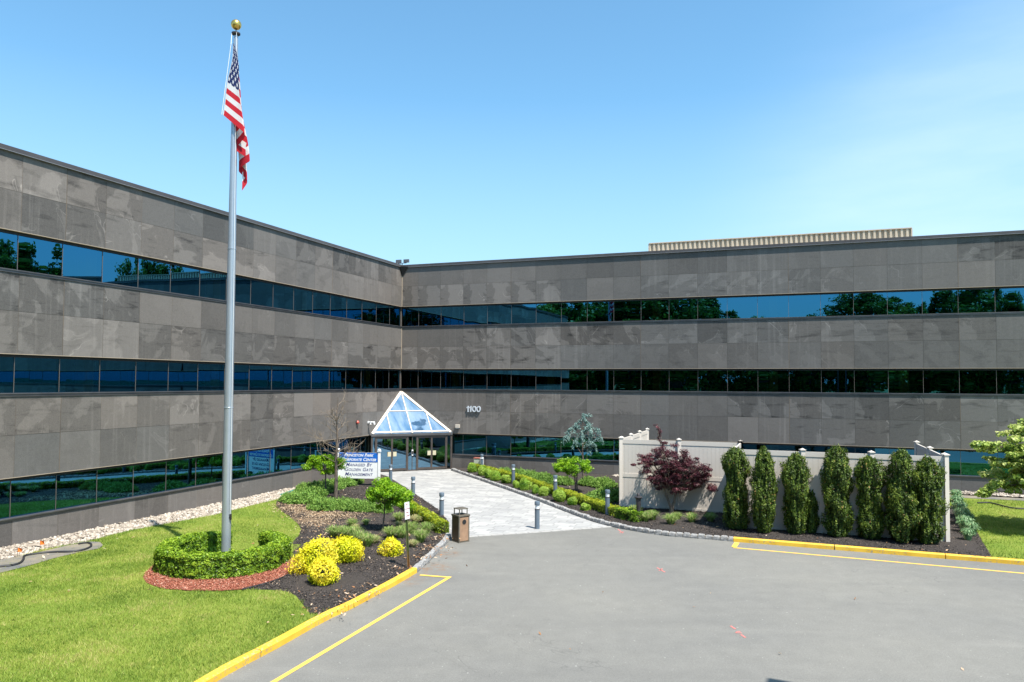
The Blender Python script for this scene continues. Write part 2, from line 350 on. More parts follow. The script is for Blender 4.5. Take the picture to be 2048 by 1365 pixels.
M['juniper'] = leafmat('juniper_needle', [(.030, .085, .013), (.10, .21, .035), (.20, .35, .06), (.30, .42, .09)], .6, .25)
M['yew'] = leafmat('yew_needle', [(.010, .026, .003), (.034, .072, .006), (.090, .145, .014), (.19, .24, .03), (.42, .26, .09)], .55, .2)
M['lime'] = leafmat('lime_leaf', [(.055, .15, .006), (.14, .31, .010), (.27, .47, .015), (.38, .55, .03)], .45, .38)
M['maple'] = leafmat('dark_red_maple_leaf', [(.020, .006, .009), (.055, .014, .022), (.12, .030, .042), (.22, .07, .08)], .5, .25)
M['cedar'] = leafmat('blue_cedar_needle', [(.10, .19, .17), (.23, .36, .33), (.38, .50, .46)], .6, .2)
M['pale_leaf'] = leafmat('pale_dogwood_leaf', [(.08, .15, .02), (.23, .34, .05), (.46, .54, .14), (.66, .68, .30)], .5, .4)
M['bigleaf'] = leafmat('wood_edge_leaf', [(.030, .075, .010), (.07, .15, .016), (.13, .24, .025), (.19, .31, .04)], .5, .35)
M['fescue'] = leafmat('ornamental_grass_blade', [(.10, .21, .03), (.22, .35, .07), (.38, .46, .15), (.55, .42, .25)], .6, .35)
M['iris'] = leafmat('blue_green_strap_leaf', [(.07, .18, .06), (.19, .34, .16), (.38, .52, .30), (.58, .64, .32)], .5, .35)
M['straw'] = leafmat('dry_straw', [(.24, .155, .09), (.38, .27, .17), (.54, .42, .29)], .9, .1)
M['litter'] = leafmat('dry_leaf', [(.28, .12, .05), (.42, .24, .12), (.62, .50, .38)], .8, .2)
M['bark'] = noisy('grey_brown_bark', (.16, .125, .10), (.09, .07, .055), 12, .9, .5)
M['palebark'] = noisy('pale_bark', (.25, .20, .15), (.14, .11, .085), 14, .9, .5)
M['core'] = noisy('twig_core', (.030, .035, .012), (.05, .05, .02), 8, .95)
M['orange'] = mat('orange_flag_plastic', (.95, .22, .03), .6)
M['redflag'] = mat('red_flag_plastic', (.75, .03, .03), .6)
M['hose'] = mat('black_pipe', (.02, .02, .022), .5)
M['green'] = mat('green_hose', (.03, .28, .22), .5)
M['roofgrey'] = noisy('roof_membrane', (.3, .3, .3), (.25, .25, .25), 1, .9)
M['screen'] = noisy('beige_corrugated_metal', (.56, .46, .34), (.50, .40, .29), .8, .5)
M['post'] = None
def postmat():
    m = mat('green_rusted_post', (.1, .15, .05), .6, .3); N = NT(m); P = N.pos(); z = N.n('SeparateXYZ', i_0=P).outputs[2]
    f = N.math('ADD', N.ramp(z, .7, .15), N.ramp(N.noise(P, 14, 3), .3, .7, -.3, .3), True)
    N.base(N.mix(f, (.08, .12, .035), (.24, .10, .035))); return m
M['post'] = postmat()

# ------------------------------------------------------------------ setting: ground sheets
Kf_left = [(430, 1366), (467, 1343.6), (553, 1298.6), (655, 1240), (700.6, 1220), (735.8, 1201), (788.6, 1173), (834, 1146), (855, 1127), (876.5, 1106), (897.5, 1083.5), (906, 1066), (907, 1052), (900, 1043)]
KL = [T(*p) for p in Kf_left]; d0 = (KL[0]-KL[1]).normalized(); KL = [KL[0]+d0*14]+KL
Kf_right = [(902, 941.7), (950, 958), (997, 974.5), (1044, 991), (1091, 1008.5), (1138, 1027), (1184.7, 1044), (1217.5, 1053), (1245.6, 1059), (1269, 1063), (1300, 1068.5), (1336.7, 1073), (1379.6, 1076.5), (1422.6, 1080), (1467, 1084)]
KR = [T(*p) for p in Kf_right]
KY = [T(*p) for p in ((1467, 1084), (1621.5, 1096.5), (1719.6, 1104.4), (1824, 1113), (2048, 1131))]; d1 = (KY[-1]-KY[1]).normalized(); KY = KY+[KY[-1]+d1*3.05, KY[-1]+d1*20]
def smooth(pts, n=2):
    for _ in range(n):
        q = [pts[0]]
        for a, b in zip(pts[:-1], pts[1:]): q += [a*.75+b*.25, a*.25+b*.75]
        q.append(pts[-1]); pts = q
    return pts
def offset(pts, d):
    out = []
    for i, p in enumerate(pts):
        t = (pts[min(i+1, len(pts)-1)]-pts[max(i-1, 0)]).normalized(); out.append(p+Vector((-t.y, t.x, 0))*d)
    return out
def z_(pts, z): return [Vector((p.x, p.y, z)) for p in pts]
KLs = smooth(KL[:1]+KL[1:], 2); KRs = smooth(KR, 2); KW = .17; KH = .14

def grid_sheet(name, poly, z, amp, step, m, parent=None, fall=.4):
    """polygon filled with a fine net of points so that it can undulate a little"""
    P2 = np.array([(p.x, p.y) for p in poly]); xs = np.arange(P2[:, 0].min(), P2[:, 0].max(), step); ys = np.arange(P2[:, 1].min(), P2[:, 1].max(), step)
    g = np.array([(x+(step/2 if j % 2 else 0), y) for j, y in enumerate(ys) for x in xs]); ins = inside(g, P2); d = edge_dist(g, P2); keep = ins & (d > step*.4)
    g = g[keep]; d = d[keep]; n = len(P2)
    vs = [Vector(p) for p in P2]+[Vector(p) for p in g]
    r = delaunay_2d_cdt(vs, [(i, (i+1) % n) for i in range(n)], [], 1, 1e-5)
    ov, of, orig = r[0], r[2], r[3]; out = []
    for i, v in enumerate(ov):
        k = orig[i][0] if orig[i] else 0; dd = 0 if k < n else d[k-n]
        h = mnoise.noise(Vector((v.x*.45, v.y*.45, z*9)))+.5*mnoise.noise(Vector((v.x*1.5, v.y*1.5, 3)))
        out.append((v.x, v.y, z+amp*h*min(1, dd/fall)+amp*.5*min(1, dd/fall)))
    b = MB(); b.add(out, [tuple(f) if (ov[f[1]]-ov[f[0]]).cross(ov[f[2]]-ov[f[0]]) > 0 else tuple(f)[::-1] for f in of])
    return struct(b.build(name, m, parent, True)) 
def inside(g, P):
    c = np.zeros(len(g), bool); j = len(P)-1
    for i in range(len(P)):
        xi, yi = P[i]; xj, yj = P[j]
        if yi != yj: c ^= ((yi > g[:, 1]) != (yj > g[:, 1])) & (g[:, 0] < (xj-xi)*(g[:, 1]-yi)/(yj-yi)+xi)
        j = i
    return c
def edge_dist(g, P):
    d = np.full(len(g), 1e9)
    for i in range(len(P)):
        a = P[i-1]; b = P[i]; ab = b-a; t = np.clip(((g-a)@ab)/(ab@ab+1e-12), 0, 1); d = np.minimum(d, np.linalg.norm(g-(a+t[:, None]*ab), axis=1))
    return d
def scatter(poly, dens, lo=None):
    P2 = np.array([(p[0], p[1]) for p in poly]); a, b = P2.min(0), P2.max(0); n = int((b-a).prod()*dens)
    g = rng.random((n, 2))*(b-a)+a; return g[inside(g, P2)]

# building frame
CX_, CY_ = -6.851, 45.626
AL, AR = R(248.969), R(-20.274)
WD = {'L': Vector((math.cos(AL), math.sin(AL), 0)), 'R': Vector((math.cos(AR), math.sin(AR), 0))}
WN = {'L': Vector((.93339, -.35887, 0)), 'R': Vector((-.34651, -.93805, 0))}
def wp(wg, s, z, o=0.): return Vector((CX_, CY_, 0))+WD[wg]*s+WN[wg]*o+Vector((0, 0, z))
LEN = {'L': 39.2, 'R': 59.0}

gp = MB().sheet([(-900, -900, -.05), (900, -900, -.05), (900, 900, -.05), (-900, 900, -.05)]).build('ground', M['ground']); struct(gp)
road = [Vector((-40, -19, 0)), Vector((60, -19, 0)), Vector((60, 8, 0)), KY[-1], KY[-2]]+KY[::-1][2:]+KR[::-1]+[T(742, 944)]+KL[::-1]+[Vector((-30, -4, 0))]
road_poly = [Vector((p.x, p.y, 0)) for p in road]
struct(MB().sheet(road_poly).build('parking_road', M['asphalt']))
# pavers: sheet 4 mm above the asphalt, with a border course
dl, dr_ = wp('L', 3.38, 0), wp('R', 3.46, 0)
back = [dl+Vector((.0, .15, 0)), dr_+Vector((0, .15, 0))]
walk_left = [T(900, 1043), T(882, 1029), T(860, 1014), T(835, 997), T(805, 976), T(775, 957), dl]
wf = [T(1222, 1054), T(1080, 1064.5), T(930, 1074.5), T(908, 1068)]
walk = KR[:8]+wf[1:]+walk_left[:-1]+[back[0], back[1]]
struct(MB().sheet(z_(walk, .004)).build('paved_walkway', M['pavers']))
eb = MB()
for a, b in zip(wf[:-2], wf[1:-1]):
    n_ = max(2, int((b-a).length/.4))
    for i in range(n_):
        p, q = a.lerp(b, i/n_), a.lerp(b, (i+.97)/n_); t = (b-a).normalized(); nn = Vector((-t.y, t.x, 0)); nn = nn if nn.y < 0 else -nn
        eb.box((p+q)/2+Vector((0, 0, .002)), ((q-p).length, .2, .02), t)
struct(eb.build('walkway_border', M['paveredge']))

ring_px = [(286, 1155), (293, 1166), (323, 1177), (377, 1181), (441, 1181.5), (482, 1179), (516, 1171.6), (548.6, 1163), (576.5, 1150), (591.5, 1138), (596, 1127), (588, 1116), (560, 1113), (480, 1107), (380, 1108), (330, 1118), (303, 1134), (290, 1146)]
ring = [T(x, y, .13) for x, y in ring_px]
hc = Vector((-7.98, 20.85, .1))
def inset_poly(p, z): return [Vector((q.x, q.y, z)) for q in p]
KLb = offset(KL, KW)  # back edge of the left kerb (left of travel direction)
bed_left_px = [(590, 984), (566, 995), (553, 1004), (552, 1014), (562, 1022), (578, 1034), (595, 1048), (602, 1060), (598, 1073), (585, 1085)]
ringE = [T(x, y, .13) for x, y in ((588, 1116), (596, 1127), (591.5, 1138), (576.5, 1150), (548.6, 1163), (516, 1171.6), (482, 1179))]
low_px = [(500, 1181), (540, 1181), (570, 1184), (592, 1193), (606, 1210), (620, 1229)]
kb_ix = 4
bedL = [T(x, y, .1) for x, y in bed_left_px]+ringE+[T(x, y, .1) for x, y in low_px]+KLb[kb_ix:]+[p for p in walk_left[1:-1]]+[wp('L', 3.6, 0, .02), wp('L', 8.6, 0, .02)]
bedL = [Vector((p.x, p.y, .12)) for p in bedL]
rockL_out = [T(x, y, .1) for x, y in ((0, 1124), (86, 1100), (171, 1084), (257, 1062), (343, 1046), (430, 1030), (500, 1012), (560, 998), (590, 984), (622, 977))]
far = rockL_out[0]+(rockL_out[0]-rockL_out[1]).normalized()*12
rockL = [far]+rockL_out+[wp('L', 7.3, 0, .02), wp('L', 38.0, 0, .02)]; rockL = inset_poly(rockL, .0)
KLbs = offset(KL, KW)
lawn_poly = [KLbs[0]]+KLbs[1:6]+[T(640, 1200, .1), T(640, 1100, .1), T(620, 1040, .1), T(600, 984, .1)]+[p for p in rockL_out[::-1][1:]]+[far, Vector((-30, -2, .1)), Vector((-16, -2, .1))]
lawnL = grid_sheet('lawn', inset_poly(lawn_poly, .1), .1, .02, .45, M['lawn'])
bl = grid_sheet('mulch_bed', bedL, .118, .05, .3, M['mulch'])
struct(MB().sheet(inset_poly(ring, .128)).build('red_mulch_ring', M['redmulch']))
igl = [hc+Vector((1.24*math.cos(t), 1.24*math.sin(t), .04)) for t in np.linspace(0, 2*math.pi, 25)[:-1]]
struct(MB().sheet([Vector((p.x, p.y, .134)) for p in igl]+[]).build('inner_lawn', M['lawn']))
gap = [hc+Vector((x, y, 0)) for x, y in ((-1.4, .9), (1.5, .9), (1.5, 2.3), (-1.4, 2.6))]
struct(MB().sheet([Vector((p.x, p.y, .138)) for p in gap]).build('inner_lawn', M['lawn']))
struct(MB().sheet([Vector((p.x, p.y, .012)) for p in rockL]).build('stone_strip', M['rockbed']))
fab = [T(x, y, .1) for x, y in ((-60, 1160), (0, 1148), (60, 1133), (110, 1118), (160, 1106), (198, 1099), (206, 1092), (200, 1086), (180, 1085), (130, 1094), (70, 1108), (0, 1122), (-80, 1140))]
struct(MB().sheet(inset_poly(fab, .125)).build('weed_fabric_ground', M['fabric']))
# right side
F0, F1 = Vector((4.52, 30.65, 0)), Vector((8.98, 29.05, 0)); F2 = Vector((7.88, 26.28, 0)); F3 = Vector((14.05, 23.98, 0))
KRb = offset(KR+KY[1:], KW)
bedR_back = [T(1985, 1118, .1), T(1965, 1085, .1), T(1945, 1050, .1), T(1928, 1018, .1), wp('R', 25.5, 0, 1.1)]
bedR = [KRb[0]+Vector((.05, .1, 0))]+KRb[1:18]+bedR_back+[wp('R', 25.5, 0, .02), wp('R', 3.55, 0, .02)]
bedR = [Vector((p.x, p.y, .12)) for p in bedR]
grid_sheet('mulch_bed', bedR, .118, .05, .35, M['mulch'])
lawnR = [T(1985, 1118, .1), T(1965, 1085, .1), T(1945, 1050, .1), T(1928, 1018, .1), wp('R', 25.5, 0, 1.9), wp('R', 58, 0, 1.9)]+KRb[:17:-1]
KR_all = KR+KY[1:]
lr = [T(1985, 1118, .1), T(1965, 1085, .1), T(1945, 1050, .1), T(1928, 1016, .1), wp('R', 25.3, 0, 1.8), wp('R', 58, 0, 1.8), KRb[-1], KRb[-2]]
grid_sheet('lawn', inset_poly(lr, .1), .1, .02, .5, M['lawn'])
struct(MB().sheet(inset_poly([wp('R', 25.2, 0, 1.9), wp('R', 58, 0, 1.9), wp('R', 58, 0, 1.0), wp('R', 25.2, 0, 1.0)], .115)).build('weed_fabric_ground', M['fabric']))
rockR = [wp('R', 13.4, .126, .02), wp('R', 58, .126, .02), wp('R', 58, .126, 1.0), wp('R', 13.4, .126, .7)]
struct(MB().sheet(rockR).build('stone_strip', M['rockbed']))
# kerbs
def kerb(name, path, m, seg=None, joints=None):
    b = MB(); P0 = path; Pb = offset(path, KW); n = len(path)
    for i in range(n-1):
        a, c, d, e = P0[i], P0[i+1], Pb[i+1], Pb[i]
        v = []
        for z, ins in ((-.02, 0.), (KH-.02, .0), (KH, .02)):
            v += [a.lerp(e, ins/KW)+Vector((0, 0, z)), c.lerp(d, ins/KW)+Vector((0, 0, z)), d.lerp(c, ins/KW)+Vector((0, 0, z)), e.lerp(a, ins/KW)+Vector((0, 0, z))]
        b.add(v, [(0, 1, 5, 4), (4, 5, 9, 8), (8, 9, 10, 11), (11, 10, 6, 7), (7, 6, 2, 3), (0, 4, 8, 11, 7, 3), (1, 2, 6, 10, 9, 5)])
    return struct(b.build(name, m))
def split_path(path, L, gap=.012):
    """cut a polyline into pieces of about length L with small gaps"""
    segs = []; acc = [path[0]]; left = L
    for a, b in zip(path[:-1], path[1:]):
        p = a; dist = (b-a).length
        while dist > left:
            q = p.lerp(b, left/dist); t = (b-p).normalized(); acc.append(q-t*gap); segs.append(acc); acc = [q+t*gap]; dist -= left; p = q; left = L
        left -= dist; acc.append(b)
    segs.append(acc); return [s for s in segs if sum((y-x).length for x, y in zip(s[:-1], s[1:])) > .05]
iy = 9   # left kerb: yellow up to this vertex
kb = MB()
yl = smooth(KL[:iy], 1); stn = smooth(KL[iy-1:], 2)
def kerb_group(name, path, L, m, gap=.012):
    b = MB()
    for sg in split_path(path, L, gap):
        Pb = offset(sg, KW)
        for i in range(len(sg)-1):
            a, c, d, e = sg[i], sg[i+1], Pb[i+1], Pb[i]; v = []
            for z, ins in ((-.02, 0.), (KH-.025, .0), (KH, .025)):
                v += [a.lerp(e, ins/KW)+Vector((0, 0, z)), c.lerp(d, ins/KW)+Vector((0, 0, z)), d.lerp(c, ins/KW)+Vector((0, 0, z)), e.lerp(a, ins/KW)+Vector((0, 0, z))]
            fs = [(0, 1, 5, 4), (4, 5, 9, 8), (8, 9, 10, 11), (11, 10, 6, 7), (7, 6, 2, 3)]
            if i == 0: fs.append((0, 4, 8, 11, 7, 3))
            if i == len(sg)-2: fs.append((1, 2, 6, 10, 9, 5))
            b.add(v, fs)
    return struct(b.build(name, m))
kerb_group('yellow_kerb', yl, 3.05, M['yellow'])
kerb_group('yellow_kerb', KY, 3.05, M['yellow'])
def cobbles(name, path, L=.26):
    b = MB(); pieces = split_path(path, L, .004)
    for sg in pieces:
        a, c = sg[0], sg[-1]; t = (c-a).normalized(); nn = Vector((-t.y, t.x, 0)); ln = (c-a).length
        if ln < .08: continue
        ctr = (a+c)/2+nn*(KW/2); hw, hd, hh = ln/2-.007, KW/2+random.uniform(-.012, .008), KH+random.uniform(-.015, .018); v = []
        for z, f in ((-.02, 1.), (hh*.3, 1.03), (hh*.8, .97), (hh, .78)):
            for i, j in ((-1, -1), (1, -1), (1, 1), (-1, 1)):
                v.append(ctr+t*(i*(hw*min(f, 1.0)+random.uniform(-.006, .002)))+nn*(j*(hd*f+random.uniform(-.008, .008)))+Vector((0, 0, z+random.uniform(-.006, .006))))
        fs = []
        for k in range(3):
            for q in range(4): fs.append((k*4+q, k*4+(q+1) % 4, k*4+4+(q+1) % 4, k*4+4+q))
        fs.append((12, 13, 14, 15)); b.add(v, fs)
    mb_ = len(b.v)
    for a, c in zip(path[:-1], path[1:]):
        t = (c-a).normalized(); nn = Vector((-t.y, t.x, 0)); b.box((a+c)/2+nn*(KW/2)+Vector((0, 0, .045)), ((c-a).length, KW-.05, .13), t, mi=1)
    return struct(b.build(name, [M['granite'], M['mortar']]))
cobbles('granite_kerb', stn, .3)
KRc = [dr_+Vector((.02, .0, 0))]+KRs[1:]
cobbles('granite_kerb', KRs, .245)
cobbles('granite_kerb', smooth([p for p in walk_left[::-1][1:]], 1)[::-1][::-1], .3) if False else None
# painted lines
def line(name, pts, wd, m, z=.006):
    b = MB()
    for a, c in zip(pts[:-1], pts[1:]):
        t = (c-a).normalized(); nn = Vector((-t.y, t.x, 0))*(wd/2); b.add([a-nn, c-nn, c+nn, a+nn], [(0, 1, 2, 3)])
    for i, v in enumerate(b.v): b.v[i] = (v[0], v[1], z)
    return struct(b.build(name, m))
def line_joined(name, pts, wd, m, z=.006):
    l = offset(pts, wd/2); r = offset(pts, -wd/2); b = MB()
    b.add([Vector((p.x, p.y, z)) for p in l+r], [(i+len(pts), i+1+len(pts), i+1, i) for i in range(len(pts)-1)]); return struct(b.build(name, m))
c0 = T(899, 1155); e0 = T(545, 1366); ed = (e0-c0).normalized()
line('road_marking', [c0-ed*.05, e0+ed*14], .10, M['yline']); line('road_marking', [T(840, 1151), T(897, 1155.5)], .10, M['yline'], .010)
r0 = T(1467, 1096); line('road_marking', [r0, T(2048, 1147.5), T(2048, 1147.5)+d1*15], .10, M['yline']); line('road_marking', [T(1474, 1086), T(1468, 1095)], .16, M['yline'], .010)
for pts in ([(1236, 1059), (1246, 1067)], [(1239, 1066.5), (1248, 1064)], [(1314, 1136), (1330, 1145)], [(1318, 1142), (1325, 1138)], [(1461, 1252.5), (1471, 1259)], [(1471, 1266), (1484, 1267)], [(1473, 1264.5), (1480, 1263.5)], [(1482, 1270), (1491, 1276)]):
    line('red_road_marking', [T(*p) for p in pts], .045, M['red'], .005)

# ------------------------------------------------------------------ the building
Z = dict(T=12.449, CB=12.293, J3=11.108, H3=9.870, G3=8.653, S3=8.540, J2=7.345, H2=6.013, G2=4.800, S2=4.679, J1=3.473, H1=2.160, G1=.921, S1=.826)
OFF = {'R': 1.12, 'L': 1.256}; PW = 1.524
bldg = thing('office_building', 'three storey grey granite office building with ribbon windows in two wings meeting at a corner', 'building', (CX_, CY_, 0))
def par(o):
    o.parent = bldg; o.matrix_parent_inverse = Matrix.Translation((-CX_, -CY_, 0)); return o
def joints(wg):
    js = [0.]; s = OFF[wg]
    while s < LEN[wg]-.3: js.append(s); s += PW
    js.append(LEN[wg]); return js
runs = {}
def spandrel(wg, zs, name, rowid, ampmul=1.):
    b = MB(); js = joints(wg); prs = np.random.default_rng(rowid*31+(5 if wg == 'L' else 0)); g = .005
    for r in range(len(zs)-1):
        z0, z1 = zs[r], zs[r+1]; left = 0
        for i in range(len(js)-1):
            if left <= 0:
                left = int(prs.integers(3, 8)); seed = prs.random(); amp = prs.choice([.2, .4, .8, 1.1]) * ampmul; t0 = prs.uniform(.3, .65); hue = prs.uniform(.15, .7) if wg == 'L' else prs.uniform(.0, .25)-.0  # right wing slabs darker and greyer, weaker sunlight put into their colour
                flip = prs.random() < .5; k = 0
            if i < 6 and wg == 'R': hue = max(hue, .45)
            left -= 1; k += 1; s0, s1 = js[i]+g, js[i+1]-g; ss = (s0, s1)
            tone = min(1, max(0, t0+prs.normal(0, .15))) if prs.random() > .16 else prs.uniform(0, 1)
            u0 = k*.035+(r*.9); f = -1 if (flip and k % 2) else 1
            uv = [(u0+f*0, z0-zs[0]), (u0+f*(s1-s0), z0-zs[0]), (u0+f*(s1-s0), z1-zs[0]), (u0, z1-zs[0])]
            p = [wp(wg, s0, z0+(g if r else 0)), wp(wg, s1, z0+(g if r else 0)), wp(wg, s1, z1-(g if r < len(zs)-2 else 0)), wp(wg, s0, z1-(g if r < len(zs)-2 else 0))]
            if wg == 'L': p = p[::-1]; uv = uv[::-1]
            b.add(p, [(0, 1, 2, 3)], 0, [uv], (tone, seed+.004*k, amp, min(1, max(0, hue+prs.normal(0, .12)))))
    # sealed joints behind, and the slab's underside
    zb, zt = zs[0], zs[-1]; L = LEN[wg]
    q = [wp(wg, 0, zb, -.008), wp(wg, L, zb, -.008), wp(wg, L, zt, -.008), wp(wg, 0, zt, -.008)]
    if wg == 'L': q = q[::-1]
    b.add(q, [(0, 1, 2, 3)], 1, [[(0, 0)]*4])
    o = b.build(name, [M['stone'], M['joint']]); par(o); return o
def strip(wg, z0, z1, o0, o1, m, name, s0=0., s1=None, parent=None):
    s1 = LEN[wg] if s1 is None else s1; b = MB()
    P_ = [wp(wg, s, z, o) for s in (s0, s1) for z in (z0, z1) for o in (o0, o1)]
    b.add(P_, [(0, 2, 3, 1), (4, 5, 7, 6), (0, 1, 5, 4), (2, 6, 7, 3), (0, 4, 6, 2), (1, 3, 7, 5)])
    o = b.build(name, m)
    bm = bmesh.new(); bm.from_mesh(o.data); bmesh.ops.recalc_face_normals(bm, faces=bm.faces); bm.to_mesh(o.data); bm.free()
    if parent is None: par(o)
    else: o.parent = parent; o.matrix_parent_inverse = parent.matrix_parent_inverse @ Matrix() if False else Matrix.Translation((-CX_, -CY_, 0))
    return o
bands = [(('CB', 'J3', 'H3'), 3), (('S3', 'J2', 'H2'), 2), (('S2', 'J1', 'H1'), 1), (('S1',), 0)]
wr = np.random.default_rng(3)
for wg in 'LR':
    for ks, ri in bands:
        zs = sorted([Z[k] for k in ks]) if len(ks) > 1 else [-.05, Z['S1']]
        spandrel(wg, zs, 'stone_cladding', ri+1, 1.0 if ri else .35)
        if ri:
            strip(wg, zs[0]-.018, zs[0], -.16, .006, M['tan'], 'cladding_edge')
    for n_ in range(4, 40, 5):
        sj = OFF[wg]+n_*PW
        if sj > 36: break
        for za_, zb_ in (('H3', 'CB'), ('H2', 'S3'), ('H1', 'S2')):
            strip(wg, Z[za_]+.002, Z[zb_]-.004, -.004, .003, M['joint'], 'expansion_joint', sj-.011, sj+.011)
    for g_, s_, h_ in (('G3', 'S3', 'H3'), ('G2', 'S2', 'H2'), ('G1', 'S1', 'H1')):
        s0 = .02 if g_ != 'G1' else 3.5
        sl_ = strip(wg, Z[s_], Z[g_]-.045, -.15, .030, M['sill'], 'window_sill', s0); 
        strip(wg, Z[g_]-.045, Z[g_]-.012, -.15, .055, M['sill'], 'window_sill', s0)
        # ribbon of glass, one pane per bay
        rib = strip(wg, Z[h_]-.11, Z[h_]-.018, -.17, -.10, M['black'], 'window_head', s0-.01)  # black strip across the glass top, soffit shadow put into the colour
        js = joints(wg)
        pm = [(a, b_) for a, b_ in zip(js[:-1], js[1:])]
        for a, b_ in pm:
            if b_ <= s0 or (a > 33.5 and wg == 'R') or (a > 26 and wg == 'L') or (wg == 'R' and g_ == 'G1' and 14.5 < a < 23): continue
            a_ = max(a, s0-.01)
            ng, mg = 9, 5; bul = wr.normal(0, .0028); bz = abs(wr.normal(0, .0022)); tl = wr.normal(0, .0022); tz = wr.normal(0, .0005); v = []; fcs = []
            for j in range(mg):
                for i in range(ng):
                    u, q = i/(ng-1), j/(mg-1); o = -.13+bul*4*u*(1-u)*(1+.4*math.sin(7*u+bz*900))+bz*4*q*(1-q)+tl*(u-.5)+tz*(q-.5)
                    v.append(wp(wg, a_+(b_-a_)*u, Z[g_]-.02+(Z[h_]-Z[g_])*q, o))
            for j in range(mg-1):
                for i in range(ng-1):
                    f = (j*ng+i, j*ng+i+1, (j+1)*ng+i+1, (j+1)*ng+i); fcs.append(f if wg == 'R' else f[::-1])
            gb = MB(); gb.add(v, fcs); me = gb.build('window_pane', M['glass'], None, True); me.modifiers.clear(); par(me)
            mm_ = MB().box(wp(wg, b_, (Z[g_]+Z[h_])/2, -.118), (.013, .014, Z[h_]-Z[g_]), WD[wg]).build('mullion', M['mull']); mm_.parent = me
        # glass beyond the framed bays, in one piece
        e0_ = 33.5 if wg == 'R' else 26
        if wg == 'R' and g_ == 'G1':
            hs_ = [a for a, b_ in pm if 14.5 < a < 23]; q = [wp(wg, hs_[0], Z[g_], -.13), wp(wg, hs_[-1]+PW, Z[g_], -.13), wp(wg, hs_[-1]+PW, Z[h_], -.13), wp(wg, hs_[0], Z[h_], -.13)]; MBq = MB(); MBq.add(q, [(0, 1, 2, 3)]); par(MBq.build('window_pane', M['glass']))
        st_ = min(b_ for a, b_ in pm if a > e0_)-PW
        q = [wp(wg, st_, Z[g_], -.13), wp(wg, LEN[wg], Z[g_], -.13), wp(wg, LEN[wg], Z[h_], -.13), wp(wg, st_, Z[h_], -.13)]
        gb = MB(); gb.add(q if wg == 'R' else q[::-1], [(0, 1, 2, 3)]); par(gb.build('window_pane', M['glass']))
        # dim rooms behind the glass
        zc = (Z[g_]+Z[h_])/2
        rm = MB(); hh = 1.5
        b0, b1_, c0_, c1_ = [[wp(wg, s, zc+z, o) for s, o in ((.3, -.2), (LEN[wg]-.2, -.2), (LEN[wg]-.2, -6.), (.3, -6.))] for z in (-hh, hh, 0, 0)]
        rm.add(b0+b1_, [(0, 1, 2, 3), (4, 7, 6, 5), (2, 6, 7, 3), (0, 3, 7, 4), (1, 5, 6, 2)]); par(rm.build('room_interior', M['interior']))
        for k in range(0, 9):
            s = (2.65 if wg == 'L' else 3.2)+k*6.096
            if s > LEN[wg]-1: break
            strip(wg, zc-hh+.01, zc+hh-.01, -.95, -.55, M['intcol'], 'interior_column', s, s+.42)
    # coping in two steps, roof, outer walls
    strip(wg, Z['CB']+.012, Z['T'], -.35, .075, M['coping'], 'roof_coping'); strip(wg, Z['CB']-.004, Z['CB']+.012, -.1, .09, M['copline'], 'coping_drip_edge')
co = MB()
pts = [wp('L', 0, 12.0, -.3), wp('L', LEN['L'], 12.0, -.3), wp('L', LEN['L'], 12.0, -22), Vector((wp('L', 0, 0, -22)+WD['R']*0+WN['R']*-22).to_tuple()[:2]+(12.0,)), wp('R', LEN['R'], 12.0, -22), wp('R', LEN['R'], 12.0, -.3)]
co.sheet(pts[::-1]); par(co.build('roof', M['roofgrey']))
ob = MB()
lp = [Vector((p.x, p.y, 0)) for p in pts]
for a, b_ in ((1, 2), (2, 3), (3, 4), (4, 5)):
    A_, B_ = lp[a], lp[b_]; ob.add([A_, B_, B_+Vector((0, 0, 12.3)), A_+Vector((0, 0, 12.3))], [(0, 1, 2, 3)])
par(ob.build('outer_wall', M['stone']))
# slim pale sealant at the inside corner
for z0, z1 in ((Z['H3'], Z['CB']), (Z['H2'], Z['S3']), (Z['H1'], Z['S2'])):
    par(MB().box(Vector((CX_, CY_, (z0+z1)/2))+(WN['L']+WN['R'])*.012, (.05, .03, z1-z0-.01), WD['R']+WN['L']*0).build('corner_sealant', M['tan']))
for z0, z1 in ((Z['G3'], Z['H3']), (Z['G2'], Z['H2'])):
    par(MB().box(Vector((CX_, CY_, (z0+z1)/2-.01))+(WN['L']+WN['R'])*-.09, (.08, .06, z1-z0-.03), WD['R']).build('corner_mullion', M['mull']))
# roof screen
scb = MB(); o0 = -4.; z0, z1 = 12.0, 13.62; s0, s1 = 14.6, 28.72; per = .262; n_ = int((s1-s0)/per); prof = []
for i in range(n_):
    s = s0+i*(s1-s0)/n_
    prof += [(s, 0), (s+.10, 0), (s+.14, -.11), (s+.225, -.11)]
prof.append((s1, 0))
vs = [wp('R', s, z, o0+d) for s, d in prof for z in (z0, z1)]
scb.add(vs, [(2*i, 2*i+2, 2*i+3, 2*i+1) for i in range(len(prof)-1)])
scr = scb.build('rooftop_screen', M['screen']); par(scr)
strip('R', z1, z1+.05, o0-.14, o0+.03, M['screen'], 'screen_cap', s0, s1)
strip('R', z0, z1, o0-3, o0-2.95, M['screen'], 'rooftop_screen', s0, s1)
for s in (s0, s1): strip('R', z0, z1, o0-2.95, o0-.0, M['screen'], 'rooftop_screen', s-.03, s+.03)

